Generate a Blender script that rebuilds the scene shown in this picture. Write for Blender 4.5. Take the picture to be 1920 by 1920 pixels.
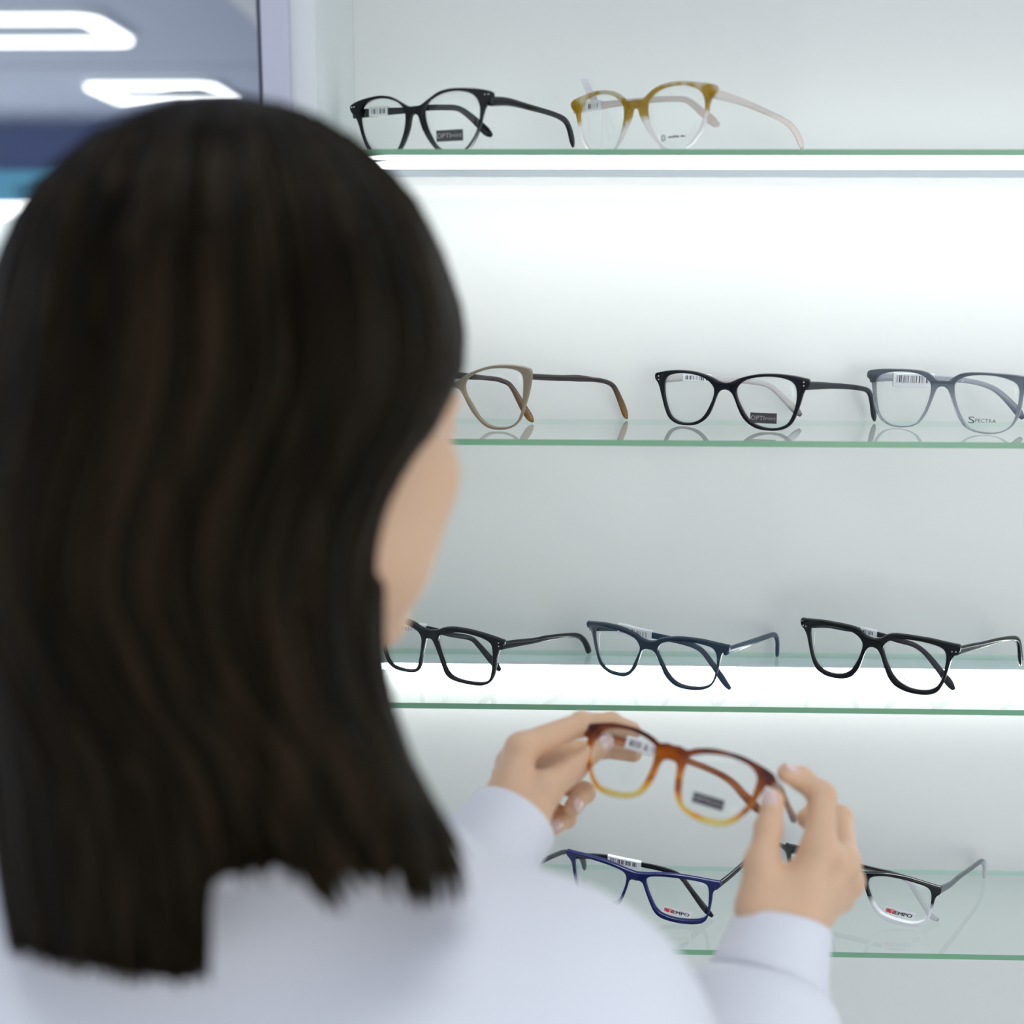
import bpy, bmesh, math, random
import numpy as np
from mathutils import Vector, Matrix
random.seed(7); np.random.seed(7)
for o in list(bpy.data.objects): bpy.data.objects.remove(o, do_unlink=True)
sc = bpy.context.scene
COL = sc.collection
PI = math.pi; R = math.radians

# tuned values: world strength, exposure, lamp powers
WORLD_S = 1.28; EXPO = 0.05; P_FRONT = 14.0; P_TOP = 1.5; P_FAR = 190.0
LED_S = 16.0; LED1_S = 12.0; RING_S = 3.5; FAR_S = 4.0
BACK_RGB = (226, 228, 224); SKIN_RGB = (220, 181, 148); CLOTH_RGB = (227, 229, 235)
HEAD_PX, HEAD_PY, HEAD_D, HEAD_YAW, HEAD_PITCH = 474, 745, 0.512, 36.0, 10.0
SR_PX = (1045, 1978, 0.50)
HAIR = ((0.0024, 0.0018, 0.0012), (0.0070, 0.0045, 0.0028), (0.024, 0.0155, 0.0085))

# ------------------------------------------------------------------ camera
CZ = 1.55                       # height of the lens above the floor
FPX = 2164.0                    # focal length in pixels of the 1920 px frame
_p, _y, _r = R(10.9097), R(1.3850), R(0.2022)
cF = np.array([-math.sin(_y)*math.cos(_p), math.cos(_y)*math.cos(_p), -math.sin(_p)])
_cr = np.array([math.cos(_y), math.sin(_y), 0.0]); _cu = np.cross(_cr, cF)
cR = math.cos(_r)*_cr + math.sin(_r)*_cu; cU = math.cos(_r)*_cu - math.sin(_r)*_cr
cam_d = bpy.data.cameras.new('camera'); cam = bpy.data.objects.new('camera', cam_d); COL.objects.link(cam)
M = Matrix.Identity(4)
for i in range(3):
    M[i][0] = cR[i]; M[i][1] = cU[i]; M[i][2] = -cF[i]
M[2][3] = CZ
cam.matrix_world = M
cam_d.sensor_width = 36.0; cam_d.lens = FPX/1920*36.0
cam_d.clip_start = 0.02; cam_d.clip_end = 100
cam_d.dof.use_dof = True; cam_d.dof.focus_distance = 1.0; cam_d.dof.aperture_fstop = 2.9
sc.camera = cam

def P(px, py, d):
    """point at depth d (metres along the view axis) seen at pixel px, py of the 1920 frame"""
    v = d*(cF + (px-960)/FPX*cR + (960-py)/FPX*cU)
    return np.array([v[0], v[1], v[2]+CZ])

# ------------------------------------------------------------------ world, lights, exposure
W = bpy.data.worlds.new('room_light'); sc.world = W; W.use_nodes = True
W.node_tree.nodes['Background'].inputs[0].default_value = (0.93, 0.962, 1.0, 1)
W.node_tree.nodes['Background'].inputs[1].default_value = WORLD_S
vs = sc.view_settings; vs.view_transform = 'Standard'; vs.look = 'None'; vs.exposure = EXPO; vs.gamma = 1.0
vs.use_curve_mapping = False
sc.cycles.max_bounces = 12; sc.cycles.transparent_max_bounces = 24; sc.cycles.transmission_bounces = 10
sc.cycles.glossy_bounces = 5; sc.cycles.diffuse_bounces = 4
sc.cycles.caustics_reflective = False; sc.cycles.caustics_refractive = False
sc.cycles.sample_clamp_indirect = 6.0
def area(name, loc, tgt, size, power, col):
    d = bpy.data.lights.new(name, 'AREA'); d.shape = 'RECTANGLE'; d.size, d.size_y = size; d.energy = power; d.color = col
    o = bpy.data.objects.new(name, d); COL.objects.link(o); o.location = loc
    o.rotation_euler = (Vector(tgt)-Vector(loc)).to_track_quat('-Z', 'Y').to_euler(); return o
area('front_fill', (1.5, -1.9, CZ-0.05), (0.45, 1.0, CZ-0.25), (1.3, 2.0), P_FRONT, (1.0, 0.985, 0.955))  # added fill from behind the camera, brightens the lower back panel
area('overhead_fill', (-0.05, 0.28, CZ+1.12), (-0.05, 0.281, 0), (1.0, 0.3), P_TOP, (0.97, 0.99, 1.0)).data.spread = R(80)  # added fill straight down, brightens shoulder tops and crown of the hair
area('overhead_fill', (-6.0, 4.6, CZ+1.1), (-5.2, 5.6, 0), (2.5, 2.5), P_FAR, (0.92, 0.96, 1.0))  # added fill out of view, lifts the far ceiling, wall and header

# ------------------------------------------------------------------ helpers
def link(name, me, mat=None, parent=None):
    o = bpy.data.objects.new(name, me); COL.objects.link(o)
    if mat is not None:
        for m in (mat if isinstance(mat, (list, tuple)) else [mat]): me.materials.append(m)
    if parent is not None: o.parent = parent
    return o
def mesh(name, verts, faces, smooth=True):
    me = bpy.data.meshes.new(name); me.from_pydata([tuple(map(float, v)) for v in verts], [], [tuple(map(int, f)) for f in faces]); me.update()
    if smooth: me.polygons.foreach_set('use_smooth', [True]*len(me.polygons))
    return me
def big_mesh(name, V, Q, smooth=True):
    me = bpy.data.meshes.new(name); n = len(Q)
    me.vertices.add(len(V)); me.vertices.foreach_set('co', np.asarray(V, np.float32).ravel())
    me.loops.add(4*n); me.loops.foreach_set('vertex_index', np.asarray(Q, np.int32).ravel())
    me.polygons.add(n); me.polygons.foreach_set('loop_start', np.arange(0, 4*n, 4, dtype=np.int32)); me.polygons.foreach_set('loop_total', np.full(n, 4, np.int32))
    me.update(calc_edges=True); me.validate()
    if smooth: me.polygons.foreach_set('use_smooth', [True]*len(me.polygons))
    return me
def bm_mesh(name, bm, smooth=False):
    bmesh.ops.recalc_face_normals(bm, faces=bm.faces[:])
    me = bpy.data.meshes.new(name); bm.to_mesh(me); bm.free()
    if smooth: me.polygons.foreach_set('use_smooth', [True]*len(me.polygons))
    return me
def box(bm, a, b, bev=0.0):
    c = [(x+y)/2 for x, y in zip(a, b)]; s = [abs(y-x) for x, y in zip(a, b)]
    r = bmesh.ops.create_cube(bm, size=1.0, matrix=Matrix.Translation(c) @ Matrix.Diagonal((*s, 1)))
    if bev:
        es = list({e for v in r['verts'] for e in v.link_edges})
        bmesh.ops.bevel(bm, geom=es, offset=bev, segments=2, profile=0.5, affect='EDGES')
def box_obj(name, a, b, mat, parent=None, bev=0.0):
    bm = bmesh.new(); box(bm, a, b, bev); return link(name, bm_mesh(name, bm), mat, parent)
def tag(o, label=None, cat=None, group=None, kind=None):
    if label: o['label'] = label
    if cat: o['category'] = cat
    if group: o['group'] = group
    if kind: o['kind'] = kind
    return o
def empty(name, loc=(0, 0, 0), rot=None):
    o = bpy.data.objects.new(name, None); COL.objects.link(o); o.empty_display_size = 0.02
    if rot is not None: o.matrix_world = rot
    o.location = loc; return o
def catmull(pts, n, closed=False):
    p = np.asarray(pts, float); m = len(p); out = []
    segs = m if closed else m-1
    for i in range(segs):
        if closed: a, b, c, d = p[(i-1) % m], p[i], p[(i+1) % m], p[(i+2) % m]
        else: a, b, c, d = p[max(i-1, 0)], p[i], p[i+1], p[min(i+2, m-1)]
        for t in np.linspace(0, 1, n, endpoint=False):
            out.append(0.5*((2*b)+(-a+c)*t+(2*a-5*b+4*c-d)*t*t+(-a+3*b-3*c+d)*t**3))
    if not closed: out.append(p[-1])
    return np.array(out)
def resample(p, n):
    d = np.r_[0, np.cumsum(np.linalg.norm(np.diff(p, axis=0), axis=1))]; s = np.linspace(0, d[-1], n)
    return np.stack([np.interp(s, d, p[:, i]) for i in range(p.shape[1])], 1), s

# ------------------------------------------------------------------ materials
def srgb(r, g, b):
    f = lambda c: (c/255/12.92 if c <= 10 else ((c/255+0.055)/1.055)**2.4)
    return (f(r), f(g), f(b), 1)
def mat(name, col, rough=0.5, metal=0.0, trans=0.0, spec=0.5, coat=0.0, ior=1.5, sss=0.0):
    m = bpy.data.materials.new(name); m.use_nodes = True; b = m.node_tree.nodes['Principled BSDF']
    b.inputs['Base Color'].default_value = col; b.inputs['Roughness'].default_value = rough; b.inputs['Metallic'].default_value = metal
    b.inputs['Transmission Weight'].default_value = trans; b.inputs['Specular IOR Level'].default_value = spec
    b.inputs['Coat Weight'].default_value = coat; b.inputs['Coat Roughness'].default_value = 0.04; b.inputs['IOR'].default_value = ior
    if sss:
        b.inputs['Subsurface Weight'].default_value = sss; b.inputs['Subsurface Radius'].default_value = (1, 0.35, 0.2); b.inputs['Subsurface Scale'].default_value = 0.006
    return m
def emit(name, col, s):
    m = bpy.data.materials.new(name); m.use_nodes = True; nt = m.node_tree; nt.nodes.clear()
    e = nt.nodes.new('ShaderNodeEmission'); o = nt.nodes.new('ShaderNodeOutputMaterial'); e.inputs[0].default_value = col; e.inputs[1].default_value = s
    nt.links.new(e.outputs[0], o.inputs[0]); return m
def noise_bump(m, scale, strength, dist=0.002, stretch=None, tex='ShaderNodeTexNoise'):
    nt = m.node_tree; b = nt.nodes['Principled BSDF']; tc = nt.nodes.new('ShaderNodeTexCoord'); mp = nt.nodes.new('ShaderNodeMapping')
    t = nt.nodes.new(tex); t.inputs['Scale'].default_value = scale
    bp = nt.nodes.new('ShaderNodeBump'); bp.inputs['Strength'].default_value = strength; bp.inputs['Distance'].default_value = dist
    if stretch: mp.inputs['Scale'].default_value = stretch
    nt.links.new(tc.outputs['Object'], mp.inputs[0]); nt.links.new(mp.outputs[0], t.inputs['Vector']); nt.links.new(t.outputs[0], bp.inputs['Height']); nt.links.new(bp.outputs[0], b.inputs['Normal'])
    return m
def acetate(name, stops, noise=None, rough=0.12, axis=2, spec=0.5):
    """stops: (pos along height, colour, transmission); noise: (scale, amount) mottles the lookup"""
    m = mat(name, (0, 0, 0, 1), rough, spec=spec, ior=1.46); nt = m.node_tree; b = nt.nodes['Principled BSDF']
    tc = nt.nodes.new('ShaderNodeTexCoord'); sp = nt.nodes.new('ShaderNodeSeparateXYZ'); nt.links.new(tc.outputs['Generated'], sp.inputs[0])
    fac = sp.outputs[axis]
    if noise:
        n = nt.nodes.new('ShaderNodeTexNoise'); n.inputs['Scale'].default_value = noise[0]; n.inputs['Detail'].default_value = 2
        mp = nt.nodes.new('ShaderNodeMapping'); mp.inputs['Scale'].default_value = noise[2] if len(noise) > 2 else (1, 1, 1)
        nt.links.new(tc.outputs['Object'], mp.inputs[0]); nt.links.new(mp.outputs[0], n.inputs['Vector'])
        s = nt.nodes.new('ShaderNodeMath'); s.operation = 'SUBTRACT'; s.inputs[1].default_value = 0.5; nt.links.new(n.outputs[0], s.inputs[0])
        k = nt.nodes.new('ShaderNodeMath'); k.operation = 'MULTIPLY_ADD'; k.inputs[1].default_value = noise[1]; nt.links.new(s.outputs[0], k.inputs[0]); nt.links.new(fac, k.inputs[2]); fac = k.outputs[0]
    for idx, inp in ((1, 'Base Color'), (2, 'Transmission Weight')):
        r = nt.nodes.new('ShaderNodeValToRGB'); el = r.color_ramp.elements
        cs = [st[1] if idx == 1 else (st[2], st[2], st[2], 1) for st in stops]
        el[0].position = stops[0][0]; el[0].color = cs[0]; el[1].position = stops[-1][0]; el[1].color = cs[-1]
        for st, c in list(zip(stops, cs))[1:-1]: el.new(st[0]).color = c
        nt.links.new(fac, r.inputs[0]); nt.links.new(r.outputs[0], b.inputs[inp])
    return m
def pane(name, tint, ior=1.5, dirt=0.0):
    """thin clear sheet: lets light straight through, mirrors by Fresnel on the side facing the ray"""
    m = bpy.data.materials.new(name); m.use_nodes = True; nt = m.node_tree; nt.nodes.clear(); N = nt.nodes.new
    o = N('ShaderNodeOutputMaterial'); t = N('ShaderNodeBsdfTransparent'); g = N('ShaderNodeBsdfGlossy'); g.inputs['Roughness'].default_value = 0.0
    t.inputs[0].default_value = tint; g.inputs[0].default_value = (1, 1, 1, 1)
    f = N('ShaderNodeFresnel'); f.inputs[0].default_value = ior; ge = N('ShaderNodeNewGeometry')
    k = N('ShaderNodeMath'); k.operation = 'SUBTRACT'; k.inputs[0].default_value = 1.0; nt.links.new(ge.outputs['Backfacing'], k.inputs[1])
    q = N('ShaderNodeMath'); q.operation = 'MULTIPLY'; nt.links.new(f.outputs[0], q.inputs[0]); nt.links.new(k.outputs[0], q.inputs[1])
    x = N('ShaderNodeMixShader'); nt.links.new(q.outputs[0], x.inputs[0]); nt.links.new(t.outputs[0], x.inputs[1]); nt.links.new(g.outputs[0], x.inputs[2]); nt.links.new(x.outputs[0], o.inputs[0])
    return m

M_wall = mat('ceiling_paint', srgb(206, 213, 230), 0.8)
M_floor = mat('floor_tile', srgb(205, 206, 208), 0.35)
M_far = mat('navy_paint', srgb(90, 104, 146), 0.7)
M_back = mat('cabinet_laminate', srgb(*BACK_RGB), 0.32, spec=0.4, coat=0.25)
M_side = mat('cabinet_white', srgb(224, 230, 230), 0.4)
M_face = mat('cabinet_edge', srgb(196, 200, 216), 0.45)
M_dark = mat('dark_gasket', srgb(70, 70, 90), 0.5)
M_alu = mat('satin_aluminium', srgb(222, 230, 234), 0.4, metal=0.0)
M_led = emit('led_diffuser', (0.97, 0.99, 1.0, 1), LED_S)
M_led1 = emit('led_strip_diffuser', (0.97, 0.99, 1.0, 1), LED1_S)
M_ring = emit('ring_diffuser', (0.93, 0.97, 1.0, 1), RING_S)
M_glass = pane('shelf_glass', (0.955, 0.985, 0.97, 1))
M_gback = pane('shelf_glass_back_edge', (0.80, 0.93, 0.88, 1))
M_edge = mat('glass_edge', srgb(122, 174, 138), 0.2, spec=0.5)
M_lens = pane('demo_lens', (0.985, 0.992, 0.99, 1), 1.45)
M_steel = mat('bright_steel', (0.8, 0.8, 0.82, 1), 0.2, metal=1.0)

# ------------------------------------------------------------------ room
ZC = CZ+1.15
def struct(o): o['kind'] = 'structure'; return o
struct(box_obj('floor', (-9, -5, -0.08), (5, 8.7, 0), M_floor))
struct(box_obj('ceiling', (-9, -5, ZC), (5, 8.7, ZC+0.08), M_wall))
struct(box_obj('wall_far', (-9, 8.6, 0), (5, 8.7, ZC), M_far))
struct(box_obj('wall_left', (-9.1, 1.5, 0), (-9.001, 8.599, ZC-0.001), M_side))
for i, (x0, y0, x1, y1) in enumerate(((-3.3, 4.1, 5.0, 4.112), (-9, 6.35, 5, 6.362))):
    struct(box_obj('trim_%d' % (i+1), (-7, y0, ZC-0.004), (-1.0, y1, ZC), mat('ceiling_joint', srgb(140, 148, 168), 0.8)))
# square ring lamps under the ceiling
def ring_lamp(x0, y0, x1, y1, label, w=0.082, yaw=0.0):
    cx, cy = (x0+x1)/2, (y0+y1)/2
    e = empty('ring_lamp', (cx, cy, ZC)); tag(e, label, 'ceiling lamp', 'square ring lamps on the ceiling')
    def frame(z0, z1, grow, name, m):
        bm = bmesh.new(); a, b = (x1-x0)/2+grow, (y1-y0)/2+grow; k = w+2*grow
        def rr(a, b, r, n=6):
            out = []
            for sx, sy, t0 in ((1, 1, 0), (-1, 1, 90), (-1, -1, 180), (1, -1, 270)):
                for t in np.linspace(t0, t0+90, n): out.append((sx*(a-r)+r*math.cos(R(t)), sy*(b-r)+r*math.sin(R(t))))
            return out
        o_, i_ = rr(a, b, 0.10), rr(a-k, b-k, 0.03); n = len(o_); V = []
        for z in (z0, z1): V += [(x, y, z) for x, y in o_] + [(x, y, z) for x, y in i_]
        Fs = []
        for j in range(n):
            q = (j+1) % n
            Fs += [(j, q, n+q, n+j), (2*n+j, 3*n+j, 3*n+q, 2*n+q), (j, 2*n+j, 2*n+q, q), (n+j, n+q, 3*n+q, 3*n+j)]
        return link(name, mesh(name, V, Fs, False), m, e)
    frame(-0.035, -0.0, 0.012, 'housing', M_alu); frame(-0.052, -0.0355, 0.0, 'diffuser', M_ring)
    return e
ring_lamp(-2.60, 5.06, -1.87, 5.60, 'glowing square ring lamp on the ceiling, cut off by the left picture edge')
ring_lamp(-2.57, 6.68, -1.83, 7.32, 'glowing square ring lamp on the ceiling just above the woman\'s hair')
lt = empty('strip_lamp', (-1.17, 5.0, ZC)); tag(lt, 'thin unlit pale strip fitting on the ceiling near the cabinet edge', 'ceiling lamp')
link('cover', box_obj('cover', (-0.045, -0.5, -0.05), (0.045, 0.45, 0), mat('pale_plastic', srgb(248, 250, 250), 0.6)).data, None, lt)
bpy.data.objects.remove(bpy.data.objects['cover'], do_unlink=True)
for o in lt.children: o.name = 'cover'

# far wall display below the navy band
fd = empty('wall_display', (-5.6, 8.6, 0)); tag(fd, 'lit white wall display with a teal header band on the far wall', 'display shelf')
box_obj('back_panel', (-2.6, -0.06, 0), (3.4, -0.001, CZ+0.785), M_side, fd)
hd = box_obj('header', (-2.6, -0.42, CZ+0.578), (3.4, -0.061, CZ+0.795), mat('teal_panel', srgb(72, 150, 178), 0.5), fd)
bm = bmesh.new()
for i, (x, h) in enumerate(((0, .05), (.05, .065), (.1, .045), (.15, .06), (.2, .05))): box(bm, (1.95+x, -0.424, CZ+0.635), (1.98+x, -0.4201, CZ+0.635+h))
link('lettering', bm_mesh('lettering', bm), mat('header_ink', srgb(40, 84, 110), 0.6), hd)
hd.children[0]['label'] = 'small dark lettering'
for z in (0.480, -0.035, -0.47):
    s = box_obj('shelf', (-2.6, -0.40, CZ+z+0.095), (3.4, -0.061, CZ+z+0.115), M_side, fd)
    box_obj('light_bar', (-2.6, -0.38, CZ+z), (3.4, -0.30, CZ+z+0.0945), emit('far_led', (0.96, 0.99, 1, 1), FAR_S), s)

# ------------------------------------------------------------------ display cabinet
YB, YN, YF = 1.0462, 0.8716, 0.900          # back panel, niche front, shelf front
XL, XR = -0.1631, 1.15                      # left side of the niche, right side beyond the frame
ZS = [CZ+z for z in (0.10333, -0.11531, -0.33396, -0.55261)]
TH = 0.0048
cab = empty('display_cabinet', (0.5, YB, 0)); tag(cab, 'tall pale grey wall cabinet with lit back panel holding the glass shelves', 'display cabinet')
ox, oy = 0.5, YB
def cb(name, a, b, m, bev=0.0, parent=None): return box_obj(name, (a[0]-ox, a[1]-oy, a[2]), (b[0]-ox, b[1]-oy, b[2]), m, parent or cab, bev)
cb('back_panel', (XL-0.02, YB, 0.06), (XR+0.02, YB+0.018, ZC-0.03), M_back)
cb('side_panel', (XL-0.0185, YN+0.0005, 0.06), (XL, YB-0.0005, ZC-0.03), M_side)
cb('side_panel', (XR, YN+0.0005, 0.06), (XR+0.018, YB-0.0005, ZC-0.03), M_side)
cb('face_frame', (XL-0.0370, YN-0.010, 0.06), (XL-0.0175, YB+0.018, ZC-0.03), M_face, 0.0008)
cb('edge_strip', (XL-0.0394, YN-0.0102, 0.06), (XL-0.0372, YB+0.018, ZC-0.03), M_dark)
cb('plinth', (XL-0.037, YN+0.02, 0.0), (XR+0.018, YB+0.018, 0.0595), M_face)
cb('top_panel', (XL+0.0005, YN+0.001, ZC-0.05), (XR-0.0005, YB-0.0005, ZC-0.03), M_side)
def led(z):
    p = cb('led_profile', (XL+0.002, YB-0.020, z-0.0082), (XR-0.002, YB-0.0006, z-0.0052), M_alu)
    cb('led_diffuser', (XL+0.004, YB-0.0195, z-0.0145), (XR-0.004, YB-0.003, z-0.0083), M_led, 0, p)
def led_front(z):
    p = cb('led_profile', (XL+0.002, 0.930, z-0.0172), (XR-0.002, 0.9325, z-0.0112), M_alu)
    cb('led_blocker', (XL+0.003, 0.9332, z-0.0056), (XR-0.003, 0.9490, z-0.0050), M_alu, 0, p)  # opaque lid added to keep the bar's light off the panel above
    cb('led_diffuser', (XL+0.004, 0.9328, z-0.0140), (XR-0.004, 0.9485, z-0.0057), M_led1, 0, p)
led_front(ZS[0]); led(ZS[2])
SH_L = ['topmost glass shelf, lit white from below, under the black and honey glasses',
        'second glass shelf from the top with clear mirror reflections of the glasses',
        'third glass shelf from the top, in front of the bright light strip',
        'lowest glass shelf, crossing behind the white cuff']
for i, z in enumerate(ZS):
    V = [(XL+0.0008, YF, z-TH), (XR-0.0008, YF, z-TH), (XR-0.0008, YB-0.0006, z-TH), (XL+0.0008, YB-0.0006, z-TH)]
    V += [(x, y, z) for x, y, _ in V]
    me = mesh('glass_shelf', [(x-ox, y-YF, zz-z) for x, y, zz in V], [(3, 2, 1, 0), (4, 5, 6, 7), (0, 1, 5, 4), (1, 2, 6, 5), (2, 3, 7, 6), (3, 0, 4, 7)], False)
    s = link('glass_shelf', me, [M_glass, M_edge]); s.location = (ox, YF, z)
    for j in (2, 3, 5): me.polygons[j].material_index = 1
    me.materials.append(M_gback); me.polygons[4].material_index = 2
    tag(s, SH_L[i], 'shelf', 'glass shelves of the cabinet')

# ------------------------------------------------------------------ eyeglasses
# outlines of the right half of each front and of its lens opening, in tenths of a millimetre
# (x from the middle of the bridge, height above the shelf); temples as paths from the hinge
class Frame:
    def __init__(s, e):
        s.K, s.b, s.phi = e['K'], e['b'], e['phi']
        s.n = Vector((0, math.cos(s.phi), math.sin(s.phi))); s.w = Vector((0, -math.sin(s.phi), math.cos(s.phi)))
    def at(s, a, h, t=0.0):
        return Vector((a, 0, 0)) + s.w*h + s.n*(s.K*(a*a-s.b*s.b)+t)
def pairs(l): return np.array(l, float).reshape(-1, 2)*1e-4
def front_mesh(fr, outer, aper, thick):
    half = catmull(outer, 5); left = half[::-1].copy(); left[:, 0] *= -1
    ring = np.vstack([half, left[1:-1]])
    loops = [ring]
    ap = catmull(aper, 5, True); am = ap.copy(); am[:, 0] *= -1; loops += [ap, am]
    cu = bpy.data.curves.new('c', 'CURVE'); cu.dimensions = '2D'; cu.fill_mode = 'BOTH'
    cu.extrude = thick/2-0.0006; cu.bevel_depth = 0.0006; cu.bevel_resolution = 2; cu.offset = -0.0006
    for L in loops:
        sp = cu.splines.new('POLY'); sp.points.add(len(L)-1); sp.use_cyclic_u = True
        for p, q in zip(sp.points, L): p.co = (q[0], q[1], 0, 1)
    tmp = bpy.data.objects.new('tmp', cu); COL.objects.link(tmp)
    dg = bpy.context.evaluated_depsgraph_get(); me = bpy.data.meshes.new_from_object(tmp.evaluated_get(dg), preserve_all_data_layers=False, depsgraph=dg)
    bpy.data.objects.remove(tmp, do_unlink=True); bpy.data.curves.remove(cu)
    for v in me.vertices: v.co = fr.at(v.co.x, v.co.y, -v.co.z+thick/2)
    bm = bmesh.new(); bm.from_mesh(me); bmesh.ops.remove_doubles(bm, verts=bm.verts[:], dist=1e-6); bmesh.ops.recalc_face_normals(bm, faces=bm.faces[:])
    for f in bm.faces: f.smooth = True
    for e in bm.edges:
        if len(e.link_faces) == 2 and e.calc_face_angle(0) > R(50): e.smooth = False
    bpy.data.meshes.remove(me); me = bpy.data.meshes.new('front'); bm.to_mesh(me); bm.free(); return me
def lens_mesh(fr, aper, side, t0, t1):
    ap = catmull(aper, 4, True); c = ap.mean(0); ap = c+(ap-c)*1.012; n = len(ap); V = []; Fs = []
    for t in (t0, t1):
        for r in (1.0, 0.7, 0.4):
            for q in c+(ap-c)*r: V.append(fr.at(side*q[0], q[1], t+0.0004*(r-1)*(-1)))
        V.append(fr.at(side*c[0], c[1], t))
    m = 3*n+1
    for k in (0, 1):
        o = k*m
        for r in range(2):
            for j in range(n):
                q = (j+1) % n; f = (o+r*n+j, o+r*n+q, o+(r+1)*n+q, o+(r+1)*n+j); Fs.append(f)
        for j in range(n): Fs.append((o+2*n+j, o+2*n+(j+1) % n, o+3*n))
    for j in range(n): q = (j+1) % n; Fs.append((j, m+j, m+q, q))
    bm = bmesh.new(); vs_ = [bm.verts.new(v) for v in V]
    for f in Fs: bm.faces.new([vs_[i] for i in f])
    return bm_mesh('lens', bm, True)
HT = [(0, .0072), (.12, .0066), (.3, .0052), (.55, .0045), (.72, .0044), (.86, .0058), (.95, .0070), (1, .0060)]
def temple_path(e, inward=0.0):
    p = pairs(e['p']); p = catmull(p, 8)
    for _ in range(6): p[1:-1] = (p[:-2]+2*p[1:-1]+p[2:])/4
    return resample(p, 46)
def temple_frames(e, side):
    h = Vector(e['h'])*1e-4; a = R(e['az']); dr = Vector((math.sin(a), math.cos(a), 0)); wd = Vector((math.cos(a), -math.sin(a), 0))
    return h, dr, wd
def temple_mesh(e, side, ht=HT, width=0.0030, floor_z=None, hs=1.0, start=-0.0015):
    p, s = temple_path(e); h, dr, wd = temple_frames(e, side); n = len(p); V = []; Fs = []; K = 12
    tan = np.gradient(p, axis=0); tan /= np.linalg.norm(tan, axis=1)[:, None]
    u = s/s[-1]; H = np.interp(u, [a for a, b in ht], [b for a, b in ht])*hs
    Wd = np.interp(u, [0, .1, .5, 1], [width*1.15, width, width*.85, width])
    for i in range(n):
        T = dr*tan[i][0]+Vector((0, 0, tan[i][1])); N = dr*(-tan[i][1])+Vector((0, 0, tan[i][0]))
        c = h+dr*(p[i][0]+(start if i == 0 else 0))+Vector((0, 0, p[i][1]))
        sc_ = 1.0 if i < n-3 else (0.97, 0.84, 0.5)[i-(n-3)]
        if floor_z is not None:
            low = c.z-abs(N.z)*H[i]/2*sc_
            if low < floor_z+0.0004: c.z += floor_z+0.0004-low
        for k in range(K):
            t = 2*PI*k/K; cx, sx = math.cos(t), math.sin(t)
            x = math.copysign(abs(cx)**.55, cx); y = math.copysign(abs(sx)**.7, sx)
            V.append(c+wd*(x*Wd[i]/2*sc_)+N*(y*H[i]/2*sc_))
    for i in range(n-1):
        for k in range(K): q = (k+1) % K; Fs.append((i*K+k, i*K+q, (i+1)*K+q, (i+1)*K+k))
    V += [sum((V[i] for i in range(K)), Vector())/K, sum((V[(n-1)*K+i] for i in range(K)), Vector())/K]
    for k in range(K):
        q = (k+1) % K; Fs.append((n*K, q, k)); Fs.append((n*K+1, (n-1)*K+k, (n-1)*K+q))
    bm = bmesh.new(); vv = [bm.verts.new(v) for v in V]
    for f in Fs: bm.faces.new([vv[i] for i in f])
    return bm_mesh('temple', bm, True)
M_tag = mat('white_label', srgb(240, 241, 243), 0.45); M_ink = mat('label_ink', srgb(40, 38, 40), 0.6); M_txt = mat('grey_print', srgb(70, 82, 88), 0.5)
M_sticker = mat('charcoal_sticker', srgb(66, 64, 66), 0.5); M_stxt = mat('silver_print', srgb(168, 168, 170), 0.5); M_red = mat('red_print', srgb(214, 62, 66), 0.5)
M_pale = mat('pale_print', srgb(226, 228, 232), 0.5)
def tag_strip(par, e, side, s0, s1, drop=0.004, up=0.0042, bars=True, stand=0.0):
    """white price tag wrapped round a temple, with a printed bar code on the side facing out through the lens"""
    p, s = temple_path(e); h, dr, wd = temple_frames(e, side); bm = bmesh.new(); sg = -1 if side < 0 else 1
    wdt = 0.0021; rows = []
    f = lambda x: (np.interp(x, s, p[:, 0]), np.interp(x, s, p[:, 1]))
    xs = np.linspace(s0, s1, 12)
    prof = [(wdt, -drop), (wdt, up), (wdt*.5, up+.0006), (-wdt*.5, up+.0006), (-wdt, up), (-wdt, -drop), (-wdt*.6, -drop-.0003), (wdt*.6, -drop-.0003)]
    vs_ = []
    for x in xs:
        a, z = f(x); c = h+dr*a+Vector((0, 0, z)); vs_.append([bm.verts.new(c+wd*w_+Vector((0, 0, q))) for w_, q in prof])
    for A, B in zip(vs_[:-1], vs_[1:]):
        for k in range(8): bm.faces.new((A[k], A[(k+1) % 8], B[(k+1) % 8], B[k]))
    bm.faces.new(vs_[0][::-1]); bm.faces.new(vs_[-1])
    bmesh.ops.recalc_face_normals(bm, faces=bm.faces[:])
    nf = len(bm.faces)
    if bars:
        rnd = random.Random(int(s0*1e5)); x = s0+0.0025
        while x < s1-0.003:
            w_ = rnd.choice((.0003, .0003, .0006, .0009)); a, z = f(x)
            for sd in (1, -1):
                c = h+dr*a+Vector((0, 0, z))+wd*(sd*(wdt+0.00008))
                q = [c+dr*i+Vector((0, 0, j)) for i, j in ((0, -drop*.55), (w_, -drop*.55), (w_, up*.6), (0, up*.6))]
                fc = bm.faces.new([bm.verts.new(v) for v in (q if sd > 0 else q[::-1])]); fc.material_index = 1
            x += w_+rnd.choice((.0004, .0006, .001, .0018))
    me = bpy.data.meshes.new('price_tag'); bm.to_mesh(me); bm.free()
    o = link('price_tag', me, [M_tag, M_ink], par); o['label'] = 'white printed price tag'; return o
def quad_on(fr, pts, t):
    return [fr.at(a*1e-3, h*1e-3, t) for a, h in pts]
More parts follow.
